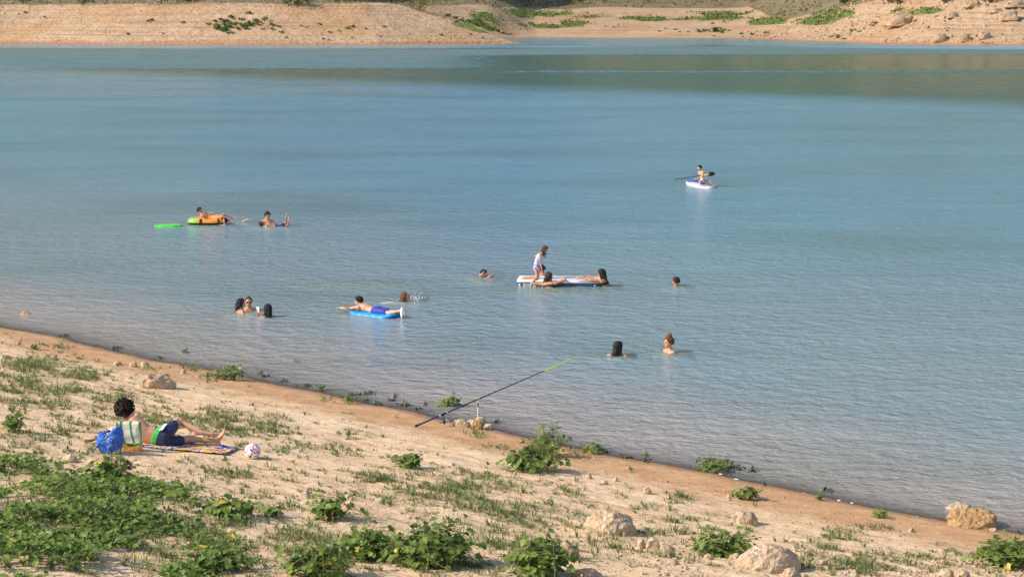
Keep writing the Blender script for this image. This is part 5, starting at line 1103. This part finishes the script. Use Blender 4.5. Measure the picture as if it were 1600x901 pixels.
# the rod passes over the rest; find its height there and its far end by following its line in the picture
ht = hb.copy(); best = None
for zz in np.arange(.1, .9, .005):
    q = hb + Vector((.03, 0, zz)); e = abs(proj(q)[1] - 623)
    if best is None or e < best[0]: best = (e, q)
RH = best[1]; rd = RH - RB; tt = 1.0
while proj(RB + rd * tt)[0] < 902 and tt < 8: tt += .005
RT = RB + rd * tt; print('rod', RB, RH, RT, (RT - RB).length, proj(RT)); RL = (RT - RB).length; rd.normalize()
fr = empty('fishing_rod', RB, 'long fishing rod with blue handle and lime tip leaning out over the water', 'fishing rod'); JJ = dict(loc=RB, rt=fr)
def frac(px):
    a = 0
    while proj(RB + rd * a)[0] < px: a += .01
    return a
f1, f2_ = frac(720), frac(851)
for nm, a, b, r0, r1, mt in (('handle', 0, f1, .0155, .0125, 'blue_paint'), ('blank', f1, f2_, .0115, .008, 'carbon'), ('tip', f2_, RL, .0125, .008, 'lime_paint')):
    Bd = Body(); Bd.cone(RB + rd * a, r0, RB + rd * b, r1, 10); part(nm, Bd, JJ, M_RUB[mt])
Bd = Body(); Bd.cone(RB - rd * .02, .02, RB + rd * .03, .02, 10); part('butt_cap', Bd, JJ, M_RUB['carbon'])
fm = frac(692); c = RB + rd * fm; Bd = Body(); Bd.cone(c - rd * .06, .019, c + rd * .06, .019, 10); part('reel_seat', Bd, JJ, M_RUB['carbon'])
for a in (-.075, .075): Bd = Body(); Bd.cone(c + rd * (a - .008), .0195, c + rd * (a + .008), .0195, 10); part('ring', Bd, JJ, M_RUB['steel'])
dn = Vector((.15, -.1, -1)).normalized(); Bd = Body(); Bd.cone(c, .008, c + dn * .10, .008, 8); rc = c + dn * .13 + rd * .02; Bd.ell(rc - rd * .02, rd, Y, dn, .035, .032, .034); Bd.cone(rc, .01, rc + Vector((-.09, -.06, -.01)), .006, 6); part('reel', Bd, JJ, M_RUB['carbon'])
Bd = Body(); Bd.cone(rc + rd * .03, .032, rc + rd * .05, .030, 14); part('spool', Bd, JJ, M_RUB['steel'])
for px in (788, 851, 880):
    a = frac(px); c = RB + rd * a; Bd = Body(); rr = .022 if px < 850 else .014; cc = c + dn * (rr + .012)
    for t in range(12):
        q0, q1 = t / 12 * T, (t + 1) / 12 * T; s2 = Y.cross(dn).normalized(); Bd.cone(cc + dn * rr * math.cos(q0) + Y * rr * math.sin(q0), .003, cc + dn * rr * math.cos(q1) + Y * rr * math.sin(q1), .003, 5)
    part('line_guide', Bd, JJ, M_RUB['steel'])
rs = empty('rod_rest', hb, 'thin white rod rest with a lime green fork stuck behind the pile of stones', 'rod rest'); JJ = dict(loc=hb, rt=rs)
Bd = Body(); Bd.cone(hb - Z * .12, .006, hb + (RH - hb) * .72, .006, 8); part('pole', Bd, JJ, M_RUB['white_rubber'])
Bd = Body(); Bd.cone(hb + (RH - hb) * .70, .010, hb + (RH - hb) * .84, .010, 8); part('collar', Bd, JJ, M_RUB['carbon'])
a = hb + (RH - hb) * .84; Bd = Body(); Bd.cone(a, .010, RH - Z * .02, .010, 8)
for sg in (-1, 1): Bd.cone(RH - Z * .02, .008, RH + Vector((sg * .012, sg * .03, .03)), .006, 6)
part('fork', Bd, JJ, M_RUB['lime_paint'])
# drowned dark weeds breaking the surface near the shore
LPd = []
for (a, b, w_) in [(464, 565, 8), (407, 583, 7), (413, 588, 10), (554, 618, 16), (578, 615, 14), (573, 626, 9), (618, 619, 5), (612, 626, 8), (250, 560, 8), (148, 541, 6), (182, 545, 16), (100, 525, 14), (445, 596, 12), (480, 603, 14), (590, 632, 8), (1150, 731, 16), (1175, 735, 12), (1132, 723, 10), (1292, 767, 12), (1010, 722, 8), (980, 716, 12), (945, 704, 14), (776, 661, 8), (655, 640, 10), (632, 634, 14), (665, 633, 4), (700, 566, 2), (1140, 739, 6)]:
    c = W(a, b); m_ = int(w_ * 3); sc = 1 / (FPX / c.y)
    LPd.append(np.stack([c.x + rng.normal(0, w_ * .4 * sc, m_), c.y + rng.normal(0, .07, m_), rng.uniform(-.01, .035, m_)], 1))
LPd = np.concatenate(LPd); n = len(LPd)
tag(link('water_weeds', leaves_mesh('water_weeds', LPd, rng.normal(size=(n, 3)) * [.6, .6, 0] + [0, -.3, 1], rng.uniform(.02, .05, n), rng.uniform(0, 1, n), (LT2, LF2)), m_leaf('drowned_weed', [(0, (.03, .025, .015)), (.6, (.06, .06, .025)), (1, (.12, .15, .04))], .1)), 'dark drowned weeds breaking the surface along the near waterline', 'water weeds', kind='stuff')
# slivers of foam lying along the waterline
Bd = Body()
for (a, b, w_) in [(1112, 737, 8), (1126, 741, 6), (1150, 749, 9), (1166, 754, 8), (1181, 757.5, 7), (1196, 760, 9), (1256, 771, 5), (1311, 782, 5), (1331, 786, 4), (1432, 808, 8), (870, 694, 4), (712, 657.5, 4)]:
    c = W(a, b - 1); Bd.ell(c, Vector((.93, -.36, 0)), Vector((.36, .93, 0)), Z, w_ / 200, .018, .007, sub=2)
me = bpy.data.meshes.new('foam'); me.from_pydata(np.concatenate(Bd.v).tolist(), [], Bd.f); tag(link('foam', me, M_FOAM), 'thin white slivers of foam along the right waterline', 'foam', kind='stuff')
#@@END
